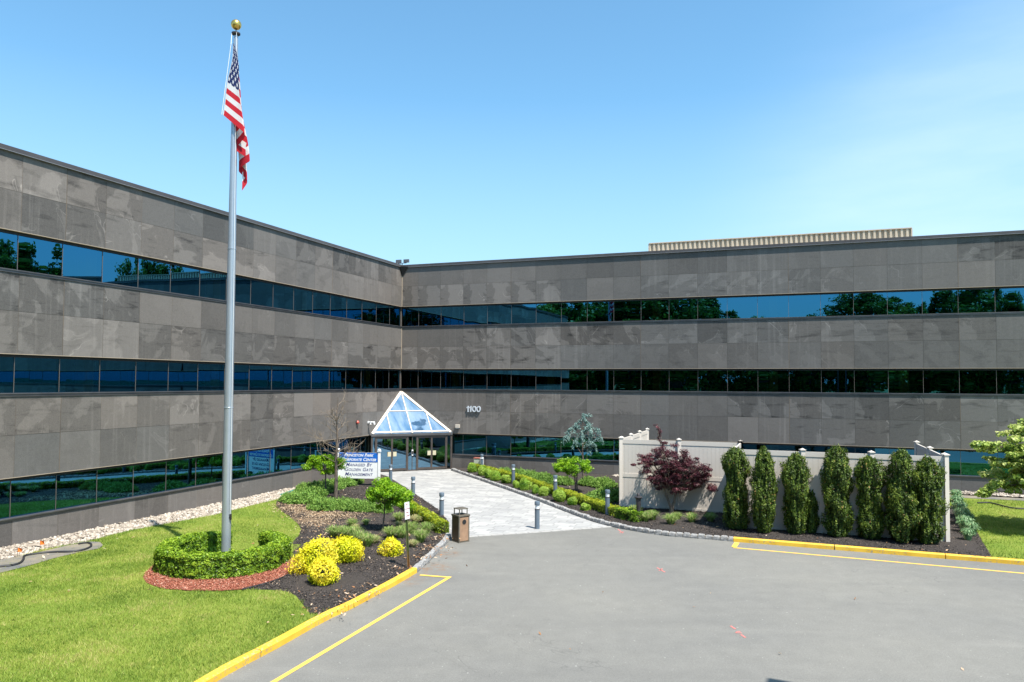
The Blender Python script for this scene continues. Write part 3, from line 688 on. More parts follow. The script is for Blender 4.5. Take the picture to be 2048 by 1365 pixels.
# entrance: corner pyramid canopy and doors
ent = thing('entrance_canopy', None, None); del_ = ent
zb = 2.20; A_ = Vector((CX_, CY_, 4.62))+(WN['L']+WN['R'])*.02
L0 = wp('L', 3.40, zb, .0); R0 = wp('R', 3.50, zb, .0); Mid = (L0+R0)/2
bt = (R0-L0).normalized(); sv_ = (A_-Mid); fn = bt.cross(sv_).normalized(); fn = fn if fn.y < 0 else -fn
def cp(t, h, o=0.): return L0.lerp(R0, t)*(1-h)+A_*h+fn*o
cn = MB()
def cbar(p, q, wd, dpt=.08): cn.beam(p, q, wd, dpt, fn)
cbar(cp(.0, 0)+bt*.09, cp(.5, .985)-bt*.0, .155, .10); cbar(cp(1, 0)-bt*.09, cp(.5, .985), .155, .10)
cn.add([cp(.43, .86, .055), cp(.57, .86, .055), cp(.5, 1.0, .055), cp(.43, .86, -.02), cp(.57, .86, -.02), cp(.5, 1.0, -.02)], [(0, 1, 2), (0, 3, 4, 1), (1, 4, 5, 2), (2, 5, 3, 0)])
cbar(cp(.5, .0), cp(.5, .95), .065, .075); cbar(cp(.5, .0, 0)+bt*0, cp(.5, .01), .085, .07)
cbar(cp(0.055, .515), cp(.945, .515), .055, .07)
for t in (.245, .745):
    x = abs(2*t-1); top = 1-x; P0 = cp(t, 0); P1 = L0.lerp(R0, t)+(A_-Mid)*top*.93; cbar(P0, P1, .06, .072)
cbar(cp(0.02, .03), cp(.98, .03), .10, .085)
par(ent); cano = cn.build('canopy_frame', M['cream']); cano.parent = ent
def pane(pts, name='canopy_pane'):
    b = MB(); vs = [p+fn*.0 for p in pts]; b.add(vs, [tuple(range(len(pts)))]); o = b.build(name, M['canglass']); o.parent = ent
md = (A_-Mid)
def lp_(t, h): return L0.lerp(R0, t)+md*h
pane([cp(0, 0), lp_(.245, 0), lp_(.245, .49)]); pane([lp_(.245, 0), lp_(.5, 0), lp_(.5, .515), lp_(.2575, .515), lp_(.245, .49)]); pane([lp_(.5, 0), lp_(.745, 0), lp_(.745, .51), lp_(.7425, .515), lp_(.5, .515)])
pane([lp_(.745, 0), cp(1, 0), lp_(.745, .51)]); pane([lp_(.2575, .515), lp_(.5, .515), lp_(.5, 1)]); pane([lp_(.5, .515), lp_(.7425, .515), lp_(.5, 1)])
bb = MB(); up_ = Vector((0, 0, 1)); fv = Vector((bt.y, -bt.x, 0)); fv = fv if fv.y < 0 else -fv
def fp(t, z, o=0.): return Vector((L0.lerp(R0, t).x, L0.lerp(R0, t).y, z))+fv*o
bb.beam(fp(0, 2.13, .03), fp(1, 2.13, .03), .16, .13); g_o = bb.build('canopy_beam', M['sill']); g_o.parent = ent
fb = MB()
fb.beam(fp(0, 2.03, 0), fp(1, 2.03, 0), .10, .08)
for t in (.012, .988): fb.box(fp(t, 1.03), (.10, .12, 2.06), bt)
for t in (.0585, .4425, .5565, .9285): fb.box(fp(t, 1.0), (.075, .10, 2.0), bt)
fb.box(fp(.5, 1.0), (.035, .05, 2.0), bt); fb.beam(fp(.44, .04), fp(.56, .04), .05, .07); fb.beam(fp(0.02, .04), fp(.06, .04), .05, .07); fb.beam(fp(.94, .04), fp(.98, .04), .05, .07)
o = fb.build('entrance_frame', M['bronze']); o.parent = ent
def dpan(t0, t1, par_, zz0=.07, zz1=1.99, nm='glass_pane'):
    b = MB(); ng = 7; v = []; fs = []
    for j in range(ng):
        for i in range(ng):
            u, q = i/(ng-1), j/(ng-1); v.append(fp(t0+(t1-t0)*u, zz0+(zz1-zz0)*q, .0015*math.sin(3*u+t0*9)*math.sin(3*q)))
    for j in range(ng-1):
        for i in range(ng-1): fs.append((j*ng+i, j*ng+i+1, (j+1)*ng+i+1, (j+1)*ng+i))
    b.add(v, fs); o = b.build(nm, M['doorglass'], None, True); o.modifiers.clear(); o.parent = par_; return o
for t0, t1 in ((.02, .051), (.45, .5), (.5, .549), (.936, .98)): dpan(t0, t1, ent, .05, 2.0, 'side_glass')
for t0, t1, hs_ in ((.067, .252, 1), (.254, .434, -1), (.565, .739, 1), (.741, .921, -1)):
    d = MB(); st = .045/4.87
    for t in (t0+st/2, t1-st/2): d.box(fp(t, 1.02, .01), (.048, .045, 1.92), bt)
    d.beam(fp(t0+st, 1.945, .01), fp(t1-st, 1.945, .01), .045, .07); d.beam(fp(t0+st, .12, .01), fp(t1-st, .12, .01), .045, .12)
    do = d.build('entrance_door', M['bronze']); par(do)
    g = dpan(t0+st, t1-st, do, .18, 1.91); g.matrix_parent_inverse = do.matrix_parent_inverse
    g.matrix_parent_inverse = Matrix()
    tt = t1-.032 if hs_ > 0 else t0+.032
    hb = MB(); hb.box(fp(tt, 1.02, .05), (.20, .02, .26), bt); hb.box(fp(tt, 1.02, .035), (.04, .03, .22), bt, mi=1); ho = hb.build('push_plate', [mat('brass_push_plate', (.62, .55, .38), .4, .3), M['bronze']]); ho.parent = do
kp = MB(); kp.box(fp(.5, 1.07, .05), (.085, .05, .34), bt); kp.box(fp(.5, 1.07, .08), (.07, .012, .2), bt, mi=1); o = kp.build('door_intercom', [M['white'], M['black']], ent)
fl_ = MB(); fl_.sheet([fp(0, .008, -.06), fp(1, .008, -.06), Vector((CX_, CY_, .008))]); 
o = fl_.build('vestibule_floor', M['pavers'], ent)
ent.name = 'entrance_canopy'
# objects of the entrance were modelled in world space; undo the parent's offset
ent.matrix_parent_inverse = Matrix.Translation((-CX_, -CY_, 0))
for k in ('label', 'category'):
    if k in ent: del ent[k]

# writing on the wall
def text_mesh(txt, size, mats, ext=0., shear=0., smallcaps=False, space=1., bold=0., wscale=1.):
    cu = bpy.data.curves.new('t', 'FONT'); cu.body = txt; cu.size = size; cu.extrude = ext; cu.shear = shear; cu.space_character = space; cu.offset = bold; cu.align_x = 'CENTER'; cu.resolution_u = 3
    if smallcaps:
        cu.small_caps_scale = .76
        for i, ch in enumerate(txt): cu.body_format[i].use_small_caps = True
    o = bpy.data.objects.new('t', cu); COL.objects.link(o); dg = bpy.context.evaluated_depsgraph_get(); dg.update()
    me = bpy.data.meshes.new_from_object(o.evaluated_get(dg)); bpy.data.objects.remove(o)
    me.materials.clear(); me.materials.append(mats)
    me.transform(Matrix.Diagonal((wscale, 1, 1, 1))); return me
def face_frame(X, N_, loc):
    X = X.normalized(); N_ = N_.normalized(); Y = N_.cross(X).normalized(); m = Matrix((X, Y, N_)).transposed().to_4x4(); m.translation = loc; return m
dg = MB(); hgt, dz_ = .355, .06
def prism2(poly, x0):
    n = len(poly); v = [(x0+x, y-hgt/2, z) for z in (0, dz_) for x, y in poly]
    dg.add(v, [tuple(range(n, 2*n)), tuple(range(n))[::-1]]+[(i, (i+1) % n, n+(i+1) % n, n+i) for i in range(n)])
for x0 in (-.455, -.285): prism2([(.055, 0), (.135, 0), (.135, hgt), (.075, hgt), (.06, hgt-.045), (.0, hgt-.075), (.0, hgt-.13), (.055, hgt-.115)], x0)
for x0 in (.03, .31):
    nn_ = 28; ring_ = []
    for rx_, ry_ in ((.135, hgt/2), (.065, hgt/2-.065)): ring_.append([(x0+rx_*math.copysign(abs(math.cos(t_))**.85, math.cos(t_)), ry_*math.sin(t_)) for t_ in np.linspace(0, 2*math.pi, nn_+1)[:-1]])
    v = [(x, y, z) for z in (0, dz_) for rg in ring_ for x, y in rg]; fs = []
    for i in range(nn_):
        j = (i+1) % nn_; fs += [(2*nn_+i, 2*nn_+j, 3*nn_+j, 3*nn_+i), (i, j, 2*nn_+j, 2*nn_+i)[::1], (nn_+i, 3*nn_+i, 3*nn_+j, nn_+j)]
    dg.add(v, fs)
o = dg.build('building_number', M['silver']); o.matrix_world = face_frame(WD['R'], WN['R'], wp('R', 4.93, 3.62, .035))
mwd = o.matrix_world.copy(); par(o); o.matrix_basis = mwd

# small fixtures
def cyl_between(b, p, q, r, n=10, mi=0): b.tube([p, q], r, n, mi)
t = thing('fire_alarm_bell', 'small red alarm on the lit stone wall left of the glass entrance', 'fire alarm', wp('L', 4.89, 2.95, 0))
b = MB(); b.tube([WN['L']*0, WN['L']*.06], .06, 12); b.tube([WN['L']*.06, WN['L']*.08, WN['L']*.15], [.07, .10, .05], 14, 0); b.build('bell', mat('red_alarm', (.55, .09, .06), .5), t)
b = MB(); b.box(WN['L']*.03, (.16, .06, .16), WD['L']); b.build('back_box', M['darkm'], t)
t = thing('security_camera', 'white twin security camera on the stone wall just left of the glass entrance', 'camera', wp('L', 3.72, 2.9, 0))
b = MB(); b.box(WN['L']*.03, (.12, .06, .12), WD['L']); b.tube([WN['L']*.05, WN['L']*.25+Vector((0, 0, -.0))], .03, 8); b.build('bracket', M['white'], t)
for sgn in (-1, 1):
    b = MB(); e = WD['R']*(.12*sgn)+WN['L']*.1+WN['R']*.05; b.tube([WN['L']*.22, WN['L']*.22+e, WN['L']*.24+e+Vector((0, 0, -.12))], [.045, .06, .05], 10); b.build('camera_head', M['white'], t)
t = thing('wall_lamp', 'small beige wall lamp box on the stone beside the number 1100', 'wall lamp', wp('R', 3.89, 2.58, 0))
b = MB(); b.box(WN['R']*.07, (.26, .14, .2), WD['R']); b.build('housing', M['cream'], t, bevel=.01)
b = MB(); b.box(WN['R']*.07+Vector((0, 0, -.115)), (.2, .1, .03), WD['R']); b.build('lens', M['lens'], t)
t = thing('roof_floodlight', 'pair of small floodlights on the parapet where the two wings meet', 'floodlight', (CX_, CY_, 12.45))
nb = (WN['L']+WN['R']).normalized()
b = MB(); b.tube([(0, 0, -.1), (0, 0, .14)], .02, 8); b.tube([WD['R']*-.3+Vector((0, 0, .12)), WD['R']*.3+Vector((0, 0, .12))], .018, 8); b.build('bracket', M['darkm'], t)
for sgn in (-1, 1):
    b = MB(); b.box(WD['R']*(.27*sgn)+nb*.05+Vector((0, 0, .24)), (.36, .1, .2), WD['R']); b.build('lamp_head', M['sill'], t)
    b = MB(); b.box(WD['R']*(.27*sgn)+nb*.105+Vector((0, 0, .24)), (.28, .01, .13), WD['R']); b.build('lens', M['lens'], t)
b = MB(); cc = Vector((CX_, CY_, 0)); b.add([cc+WD['L']*.32+nb*.1+Vector((0, 0, 12.32)), cc+WD['R']*.4+nb*.1+Vector((0, 0, 12.32)), cc+nb*.07+Vector((0, 0, 11.75)), cc+WD['L']*.32+Vector((0, 0, 12.32)), cc+WD['R']*.4+Vector((0, 0, 12.32)), cc+Vector((0, 0, 11.75))], [(0, 1, 2), (0, 2, 5, 3), (1, 4, 5, 2), (0, 3, 4, 1)]); par(b.build('corner_scupper', M['black']))
t = thing('utility_box', 'pale green utility box with white side against the low stone wall by the entrance', 'utility box', wp('R', 5.35, .1, .35), AR)
b = MB(); b.box((0, 0, .33), (.42, .3, .62)); b.build('cabinet', mat('pale_green_cabinet', (.42, .45, .38), .5), t, bevel=.01)
b = MB(); b.box((.26, -.05, .36), (.1, .36, .7)); b.build('side_panel', M['white'], t, bevel=.01)
b = MB(); b.box((0, 0, .67), (.46, .34, .05)); b.build('lid', mat('rust_red_lid', (.35, .12, .09), .6), t)

# ------------------------------------------------------------------ flagpole and flag
pole = thing('flagpole', 'tall tapering silver flagpole with gold ball inside the round hedge', 'flagpole', hc)
b = MB(); prof = [(.125, 0), (.125, 2.0), (.122, 4), (.115, 6), (.108, 8.5), (.095, 11), (.078, 13), (.06, 15.05)]; b.lathe([(.0, 0)]+prof+[(0, 15.05)], n=32); o = b.build('shaft', M['alu'], pole, True)
for zz in (5.35, 10.1):
    pass
b = MB(); b.lathe([(.1265, -.01), (.129, -.005), (.129, .01), (.124, .015)], (0, 0, 4.35), 32); b.build('joint_collar', M['alu'], pole, True)
b = MB(); b.lathe([(.1165, -.01), (.118, 0), (.115, .012)], (0, 0, 8.85), 32); b.build('joint_collar', M['alu'], pole, True)
b = MB(); b.lathe([(.30, 0), (.30, .03), (.2, .09), (.13, .12)], n=32); b.build('base_collar', M['alu'], pole, True)
b = MB(); b.lathe([(0, 15.0), (.06, 15.0), (.12, 15.05), (.12, 15.09), (.05, 15.11), (.012, 15.13), (.012, 15.2), (0, 15.2)], n=24); b.build('truck', M['darkm'], pole, True)
b = MB(); b.lathe([(.145*math.sin(a), 15.33-.145*math.cos(a)) for a in np.linspace(0, math.pi, 17)], n=28); b.build('ball', M['gold'], pole, True)
b = MB(); b.tube([(-.10, -.06, 15.05), (-.09, -.12, 14.7), (-.30, -.16, 12.66)], .008, 6); b.tube([(.06, -.12, 15.05), (.13, -.14, 8), (.15, -.13, 1.4)], .006, 6); b.build('halyard', M['white'], pole)
b = MB(); b.box((.14, -.06, 1.3), (.04, .05, .16)); b.build('cleat', M['darkm'], pole)
def flag_material():
    m = mat('flag_cloth', (.6, .6, .6), .7, 0, .2); N = NT(m); uv = N.n('UVMap', uv_map='UVMap').outputs[0]; s_ = N.n('SeparateXYZ', i_0=uv); x, y = s_.outputs[0], s_.outputs[1]
    k = N.math('FLOOR', N.math('MULTIPLY', y, 13.)); odd = N.math('MODULO', k, 2.)
    c = N.mix(odd, (.62, .028, .045), (.82, .80, .80))
    inc = N.math('MULTIPLY', N.math('LESS_THAN', x, .4), N.math('LESS_THAN', y, 7/13))
    # stars: two interleaved lattices (6 x 5 and 5 x 4)
    def lattice(ox, oy):
        gx = N.math('SUBTRACT', N.math('FRACT', N.math('ADD', N.math('MULTIPLY', x, 1/.0666), ox)), .5); gy = N.math('SUBTRACT', N.math('FRACT', N.math('ADD', N.math('MULTIPLY', y, 1/.1077), oy)), .5)
        gx = N.math('MULTIPLY', gx, .0666*1.9); gy = N.math('MULTIPLY', gy, .1077); r = N.math('SQRT', N.math('ADD', N.math('MULTIPLY', gx, gx), N.math('MULTIPLY', gy, gy)))
        a = N.math('ARCTAN2', gx, N.math('MULTIPLY', gy, -1.)); lim = N.math('ADD', .020, N.math('MULTIPLY', N.math('COSINE', N.math('MULTIPLY', a, 5.)), .009)); return N.math('LESS_THAN', r, lim)
    st = N.math('MAXIMUM', lattice(0, 0), lattice(.5, .5)); mg = N.math('MULTIPLY', N.math('GREATER_THAN', x, .008), N.math('GREATER_THAN', y, .01))
    cc_ = N.mix(N.math('MULTIPLY', st, mg), (.022, .035, .13), (.82, .82, .84)); c = N.mix(inc, c, cc_)
    hd = N.math('LESS_THAN', x, .012); c = N.mix(hd, c, (.8, .8, .8)); N.base(c)
    tr = N.n('BsdfTranslucent', i_Color=c); ms = N.n('MixShader', i_0=.35, i_1=N.b.outputs[0], i_2=tr.outputs[0]); N.t.links.new(ms.outputs[0], N.t.nodes['Material Output'].inputs[0]); return m
NU, NW = 60, 120; vs = []; uvs = []
KN = [(0, 0., 0., 0.), (.22, 1., .60, .0), (.36, .36, .95, .14), (.54, 1.10, 1.28, .20), (.70, .42, 1.50, .34), (.86, .86, 1.80, .38), (1., .62, 2.12, .44)]
def kn(wv):
    for (a, b_) in zip(KN[:-1], KN[1:]):
        if wv <= b_[0]+1e-9:
            q = (wv-a[0])/(b_[0]-a[0]); return [a[i]+(b_[i]-a[i])*q for i in (1, 2, 3)]
def knS(wv):
    acc = [0, 0, 0]
    for dw in (-.03, -.015, 0, .015, .03):
        k_ = kn(min(1, max(0, wv+dw))); acc = [acc[i]+k_[i]/5 for i in range(3)]
    return acc
for j in range(NW+1):
    wv = j/NW; xo, dr2, yo = knS(wv)
    for i in range(NU+1):
        u = i/NU; hx = -.02-.27*u+.02*math.sin(9*u); width = .03+.68*u**.85
        rip = .035*math.sin(14*wv+3*u)*u+.02*math.sin(31*wv+5*u)*u
        z = 14.72-2.05*u-dr2*(.35+.65*u)**1.0*(1.0 if wv > .22 else (.25+.75*u**.6))
        if wv > .22: z = 14.72-2.05*u-dr2*(.35+.65*u)
        vs.append((hx+width*xo+.02*math.sin(6*u+wv*3), -.17+yo*(.25+.75*u)+rip, z)); uvs.append((wv, u))
fo = thing('american_flag', None, None)
bpy.data.objects.remove(fo)
me = bpy.data.meshes.new('national_flag'); fcs = [(j*(NU+1)+i, j*(NU+1)+i+1, (j+1)*(NU+1)+i+1, (j+1)*(NU+1)+i) for j in range(NW) for i in range(NU)]
me.from_pydata(vs, [], fcs); ul = me.uv_layers.new(name='UVMap'); ul.data.foreach_set('uv', [c for f in fcs for q in f for c in uvs[q]]); me.materials.append(flag_material()); me.polygons.foreach_set('use_smooth', [True]*len(fcs))
fo = bpy.data.objects.new('national_flag', me); COL.objects.link(fo); fo.location = hc; tag(fo, 'red white and blue flag with stars and stripes hanging limp near the pole top', 'flag')

# ------------------------------------------------------------------ fence round the enclosure
FT = 2.93
fence = thing('vinyl_fence', 'tall pale grey vinyl privacy fence enclosure behind the evergreens and red maple', 'fence', F0)
def fl(p): return Vector(p)-F0
def fpanel(a, b_, name='fence_panel'):
    t = (b_-a).normalized(); L = (b_-a).length; nn = Vector((-t.y, t.x, 0)); m = MB(); n = int(L/.155)
    for i in range(n):
        c = a+t*(L*(i+.5)/n); m.box(fl(c)+Vector((0, 0, 1.45)), (L/n-.007, .026, 2.55), t)
    m.box(fl((a+b_)/2)+Vector((0, 0, 1.45)), (L, .014, 2.55), t)
    for z, h in ((2.80, .17), (1.42, .15), (.16, .13)): m.box(fl((a+b_)/2)+Vector((0, 0, z)), (L, .055, h), t)
    m.build(name, M['vinyl'], fence)
def fpost(p, h=FT):
    m = MB(); m.box(fl(p)+Vector((0, 0, h/2+.0)), (.13, .13, h)); m.build('fence_post', M['vinyl'], fence)
    m = MB(); q = fl(p)+Vector((0, 0, h)); m.box(q+Vector((0, 0, .015)), (.185, .185, .03)); s = .075
    m.add([q+Vector((-s, -s, .03)), q+Vector((s, -s, .03)), q+Vector((s, s, .03)), q+Vector((-s, s, .03)), q+Vector((0, 0, .075))], [(0, 1, 4), (1, 2, 4), (2, 3, 4), (3, 0, 4)]); m.build('post_cap', M['vinyl'], fence)
def frun(pts):
    for a, b_ in zip(pts[:-1], pts[1:]): fpanel(a, b_)
    for p in pts: fpost(p)
nR = WN['R']; 
def lerps(a, b_, ts): return [a.lerp(b_, t) for t in ts]
Fback0 = F0-nR*6.3; Fback3 = F3-nR*5.6
frun(lerps(F0, F1, (0, .5, 1))); frun(lerps(F1, F2, (0, 1)))
frun(lerps(F2, F3, (0.005, .345, .67, 1))); frun(lerps(F0, Fback0, (.03, .35, .68, 1))); frun(lerps(F3, Fback3, (.03, .5, 1)))

# ------------------------------------------------------------------ street furniture
def make_bollard(label):
    t = thing('bollard_light', label, 'bollard light', group='bollard lights along the paved walk'); H_ = .99
    b = MB(); b.lathe([(0, 0), (.088, 0), (.088, .70), (0, .70)], n=24); b.build('post', M['bollard'], t, True)
    b = MB(); b.lathe([(.074, .70), (.074, .855)], n=24); b.build('lens', M['lens'], t, True)
    b = MB(); b.lathe([(0, .852), (.094, .852), (.096, .86), (.096, .965), (.085, .985), (0, .99)], n=24); b.build('cap', M['bollard'], t, True)
    b = MB(); b.lathe([(.092, .69), (.094, .70), (.094, .715), (.08, .72)], n=24); b.build('collar', M['darkm'], t, True)
    return t
bl_spots = [((1074.3, 1058), 0, 'grey bollard light standing alone on the pale pavers at the mouth of the walk'),
 ((883, 1037), 0, 'grey bollard light at the left edge of the pavers, nearest the brown ash bin'),
 ((826, 998), 0, 'grey bollard light at the left edge of the pavers, half behind the green tree'),
 ((781, 968), 0, 'grey bollard light at the left edge of the pavers, in front of the entrance doors'),
 ((1215, 1031), .12, 'grey bollard light in the right bed beside the fence corner'),
 ((1110.5, 995), .12, 'grey bollard light in the right bed left of the round lime tree'),
 ((1026.5, 968.5), .12, 'grey bollard light in the right bed, second from the doors, among round bushes'),
 ((963.5, 943), .12, 'grey bollard light in the right bed in front of the utility box')]
b0 = None
for (p, z, lab) in bl_spots:
    o = make_bollard(lab) if b0 is None else copy_tree(b0); b0 = b0 or o; o.location = T(p[0], p[1], z)-Vector((0, 0, .01)); o['label'] = lab
# dark standpipe
t = thing('dark_hydrant_post', 'dark bronze fluted standpipe in the bed between hedge and red maple', 'standpipe', T(1277, 1043, .12))
b = MB(); b.lathe([(0, 0), (.17, 0), (.17, .03), (.11, .06), (.09, .12), (.075, .45), (.095, .82), (.10, .84), (0, .84)], n=16); b.build('body', M['darkm'], t)
b = MB(); b.lathe([(0, .82), (.10, .82), (.155, .87), (.155, .89), (.10, .92), (0, .93)], n=20); b.build('flange', M['darkm'], t, True)
b = MB(); b.lathe([(0, .92), (.06, .92), (.055, 1.0), (.02, 1.03), (0, 1.03)], n=12); b.build('cap', M['darkm'], t, True)
# ash bin
bt_ = T(921, 1083); t = thing('ash_bin', 'square brown litter and ash bin with open canopy lid at the kerb end', 'litter bin', bt_, R(38))
W_ = .41
b = MB(); b.box((0, 0, .42), (W_-.03, W_-.03, .78)); 
b.build('inner_body', M['binmetal'], t)
for k, (nx, ny) in enumerate(((1, 0), (-1, 0), (0, 1), (0, -1))):
    b = MB(); b.box((nx*(W_/2-.008), ny*(W_/2-.008), .43), (W_-.06 if ny else .018, W_-.06 if nx else .018, .76)); b.build('side_panel', M['binlit'] if k in (0, 3) else M['binshade'], t)  # sunlit and shaded sides of the bin painted as two browns
b = MB()
for i in (-1, 1):
    for j in (-1, 1): b.box((i*(W_/2-.02), j*(W_/2-.02), .42), (.045, .045, .84))
b.box((0, 0, .015), (W_+.01, W_+.01, .03)); b.build('corner_frame', M['binmetal'], t)
b = MB(); e = W_/2+.02
b.box((0, -e+.06, .86), (2*e, .12, .05)); b.box((0, e-.06, .86), (2*e, .12, .05)); b.box((-e+.06, 0, .86), (.12, 2*e-.24, .05)); b.box((e-.06, 0, .86), (.12, 2*e-.24, .05)); b.build('rim', M['binmetal'], t, bevel=.005)
b = MB()
for i in (-1, 1):
    for j in (-1, 1): b.box((i*.15, j*.15, .975), (.025, .025, .18))
b.build('lid_supports', M['binmetal'], t)
b = MB(); b.box((0, 0, 1.075), (.36, .36, .025)); b.build('lid', M['binmetal'], t, bevel=.005)
b = MB(); b.tube([(0, -W_/2-.002, .66), (0, -W_/2-.012, .66)], .075, 16); b.build('disposal_slot', M['black'], t)
# entrance sign
sg0 = T(757, 973, .12); sgd = R(-6); t = thing('entrance_sign', 'white and blue property sign on two white posts left of the entrance walk', 'sign', sg0, sgd)
SW = 1.93
b = MB(); b.box((-SW/2-.04, 0, .99), (SW, .05, 1.25)); b.build('sign_panel', M['white'], t)
b = MB(); b.box((-SW/2-.04, -.028, 1.388), (SW, .01, .455)); b.build('blue_header', M['blue'], t)
for x in (0.02, -SW-.10):
    b = MB(); b.box((x, 0, .83), (.11, .11, 1.7)); po = b.build('sign_post', M['white'], t, bevel=.006)
    b = MB(); b.box((x, 0, 1.70), (.17, .17, .03)); b.lathe([(0, 1.715), (.07, 1.72), (.085, 1.76), (.06, 1.80), (0, 1.82)], (x, 0, 0), 14); b.build('post_cap', M['white'], po)
for txt, z, sz, mm, yy, ws in (('Princeton Park', 1.43, .215, M['white'], -.036, .98), ('Corporate Center', 1.215, .218, M['white'], -.036, .98), ('Managed By', .955, .235, M['ink'], -.028, 1.02), ('Golden Gate', .725, .235, M['ink'], -.028, 1.02), ('Management', .495, .235, M['ink'], -.028, 1.06)):
    me = text_mesh(txt, sz, mm, .002, .28, True, 1.04, .006 if mm == M['white'] else .002, ws); o = bpy.data.objects.new('lettering', me); COL.objects.link(o); o.parent = t; o.matrix_parent_inverse = Matrix(); o.matrix_basis = face_frame(Vector((1, 0, 0)), Vector((0, -1, 0)), Vector((-SW/2-.04, yy, z)))
# stake sign
sp0 = T(819, 1136, .12); t = thing('parking_sign', 'narrow white notice on a leaning green rusty stake in the mulch by the kerb', 'small sign', sp0, 0); t.rotation_euler = (0, R(-3.2), 0)
b = MB(); b.box((-.02, 0, .68), (.045, .02, 1.40)); b.box((.005, -.02, .68), (.012, .03, 1.40)); b.box((-.045, -.02, .68), (.012, .03, 1.40)); b.build('stake', M['post'], t)
sX = Vector((.55, .83, 0)).normalized(); sN = Vector((.83, -.55, 0)).normalized(); b = MB(); b.box(Vector((.01, -.03, 1.56)), (.19, .006, .46), sX*-1 if False else sX); b.build('plate', M['white'], t)
for txt, z, sz in (('NO', 1.70, .075), ('PARKING', 1.595, .042), ('FIRE', 1.49, .06), ('LANE', 1.40, .06)):
    me = text_mesh(txt, sz, mat('sign_grey_red', (.32, .10, .12), .6), .001, 0, False, 1., .001); o = bpy.data.objects.new('lettering', me); COL.objects.link(o); o.parent = t; o.matrix_parent_inverse = Matrix(); o.matrix_basis = face_frame(sX, sN, Vector((.01, -.03, z))+sN*.006)
# lot lamp beyond the frame whose head shadows the asphalt
t = thing('parking_lot_lamp', 'tall dark lamp post with a flat box head beside the drive, shadowing the lower edge', 'street lamp', (8.15, 9.05, 0))
b = MB(); b.lathe([(0, 0), (.3, 0), (.3, .6), (.075, .62), (.06, 9.0), (0, 9.0)], n=14); b.build('pole', M['darkm'], t)
b = MB(); b.box((-.3, .15, 9.0), (.75, .36, .12), (-.9, .45, 0)); b.build('lamp_head', M['darkm'], t)

# ------------------------------------------------------------------ foliage
def leaf_mesh(name, C, Nn, size, aspect, tone, m, extra=None, up=None, bend=0.):
    """C centres (n,3), Nn leaf normals (n,3), size (n,), each leaf a rhomb of the given length:width"""
    n = len(C); Nn = Nn/np.linalg.norm(Nn, axis=1, keepdims=True); r = rng.normal(size=(n, 3)) if up is None else up+rng.normal(size=(n, 3))*.25
    A = r-(r*Nn).sum(1, keepdims=True)*Nn; A /= np.linalg.norm(A, axis=1, keepdims=True)+1e-9; B = np.cross(Nn, A)
    L = size[:, None]*.5; Wd = L/aspect
    V = np.stack([C-A*L, C-B*Wd+A*L*.1, C+A*L-Nn*L*bend, C+B*Wd+A*L*.1], 1).reshape(-1, 3)
    me = bpy.data.meshes.new(name); ev = 0 if extra is None else len(extra[0]); ef = 0 if extra is None else len(extra[1])
    verts = V if extra is None else np.vstack([V, np.array(extra[0], float)])
    me.vertices.add(len(verts)); me.vertices.foreach_set('co', verts.astype(np.float32).ravel())
    loops = np.arange(4*n); starts = np.arange(n)*4; mi = np.zeros(n, int)
    tn = np.clip(tone, 0, 1)
    if extra is not None:
        el = []; es = []; 
        for f in extra[1]: es.append(4*n+len(el)); el += [i+4*n for i in f]
        loops = np.concatenate([loops, el]); starts = np.concatenate([starts, es]); mi = np.concatenate([mi, np.ones(ef, int)]); tn = np.concatenate([tn, np.zeros(ef)])
    me.loops.add(len(loops)); me.loops.foreach_set('vertex_index', loops.astype(np.int32)); me.polygons.add(len(starts)); me.polygons.foreach_set('loop_start', starts.astype(np.int32))
    me.polygons.foreach_set('material_index', mi.astype(np.int32))
    at = me.attributes.new('tone', 'FLOAT', 'FACE'); at.data.foreach_set('value', tn.astype(np.float32))
    for x in (m if isinstance(m, (list, tuple)) else [m]): me.materials.append(x)
    me.update(calc_edges=True); me.validate(); return me
def lump(D, k=6, amp=.18, seed=0):
    q = np.random.default_rng(seed+99); s = np.zeros(len(D))
    for _ in range(k):
        d = q.normal(size=3); d /= np.linalg.norm(d); s += np.clip((D@d-.55)/.45, 0, 1)**1.2*q.uniform(-.6, 1)
    return 1+amp*s
def sphere_dirs(n, zmin=-1.):
    D = rng.normal(size=(int(n*2.5), 3)); D /= np.linalg.norm(D, axis=1, keepdims=True); return D[D[:, 2] > zmin][:n]
def blob(n, r, zmin=-.6, seed=0, amp=.18, k=8, shell=.16, spiky=0.):
    D = sphere_dirs(n, zmin); n = len(D); f = lump(D, k, amp, seed); fine = lump(D, 60, .22, seed+5)
    rad = f*fine*(1-np.abs(rng.normal(0, shell, n)))+spiky*rng.random(n)**4; C = D*rad[:, None]*np.array(r)
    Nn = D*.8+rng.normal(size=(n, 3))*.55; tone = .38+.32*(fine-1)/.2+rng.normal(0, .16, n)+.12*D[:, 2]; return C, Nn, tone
def core_sphere(r, seg=10, c=(0, 0, 0)):
    v = []; f = []
    for j in range(seg//2+1):
        ph = math.pi*j/(seg//2)
        for i in range(seg): v.append((c[0]+r[0]*math.sin(ph)*math.cos(2*math.pi*i/seg), c[1]+r[1]*math.sin(ph)*math.sin(2*math.pi*i/seg), c[2]+r[2]*math.cos(ph)))
    for j in range(seg//2):
        for i in range(seg): f.append((j*seg+i, (j+1)*seg+i, (j+1)*seg+(i+1) % seg, j*seg+(i+1) % seg))
    return v, f
def obj_from(me, name, loc, rz=0, sc_=1., parent=None):
    o = bpy.data.objects.new(name, me); COL.objects.link(o); o.location = loc; o.rotation_euler = (0, 0, rz); o.scale = (sc_,)*3 if not hasattr(sc_, '__len__') else sc_
    if parent: o.parent = parent
    return o
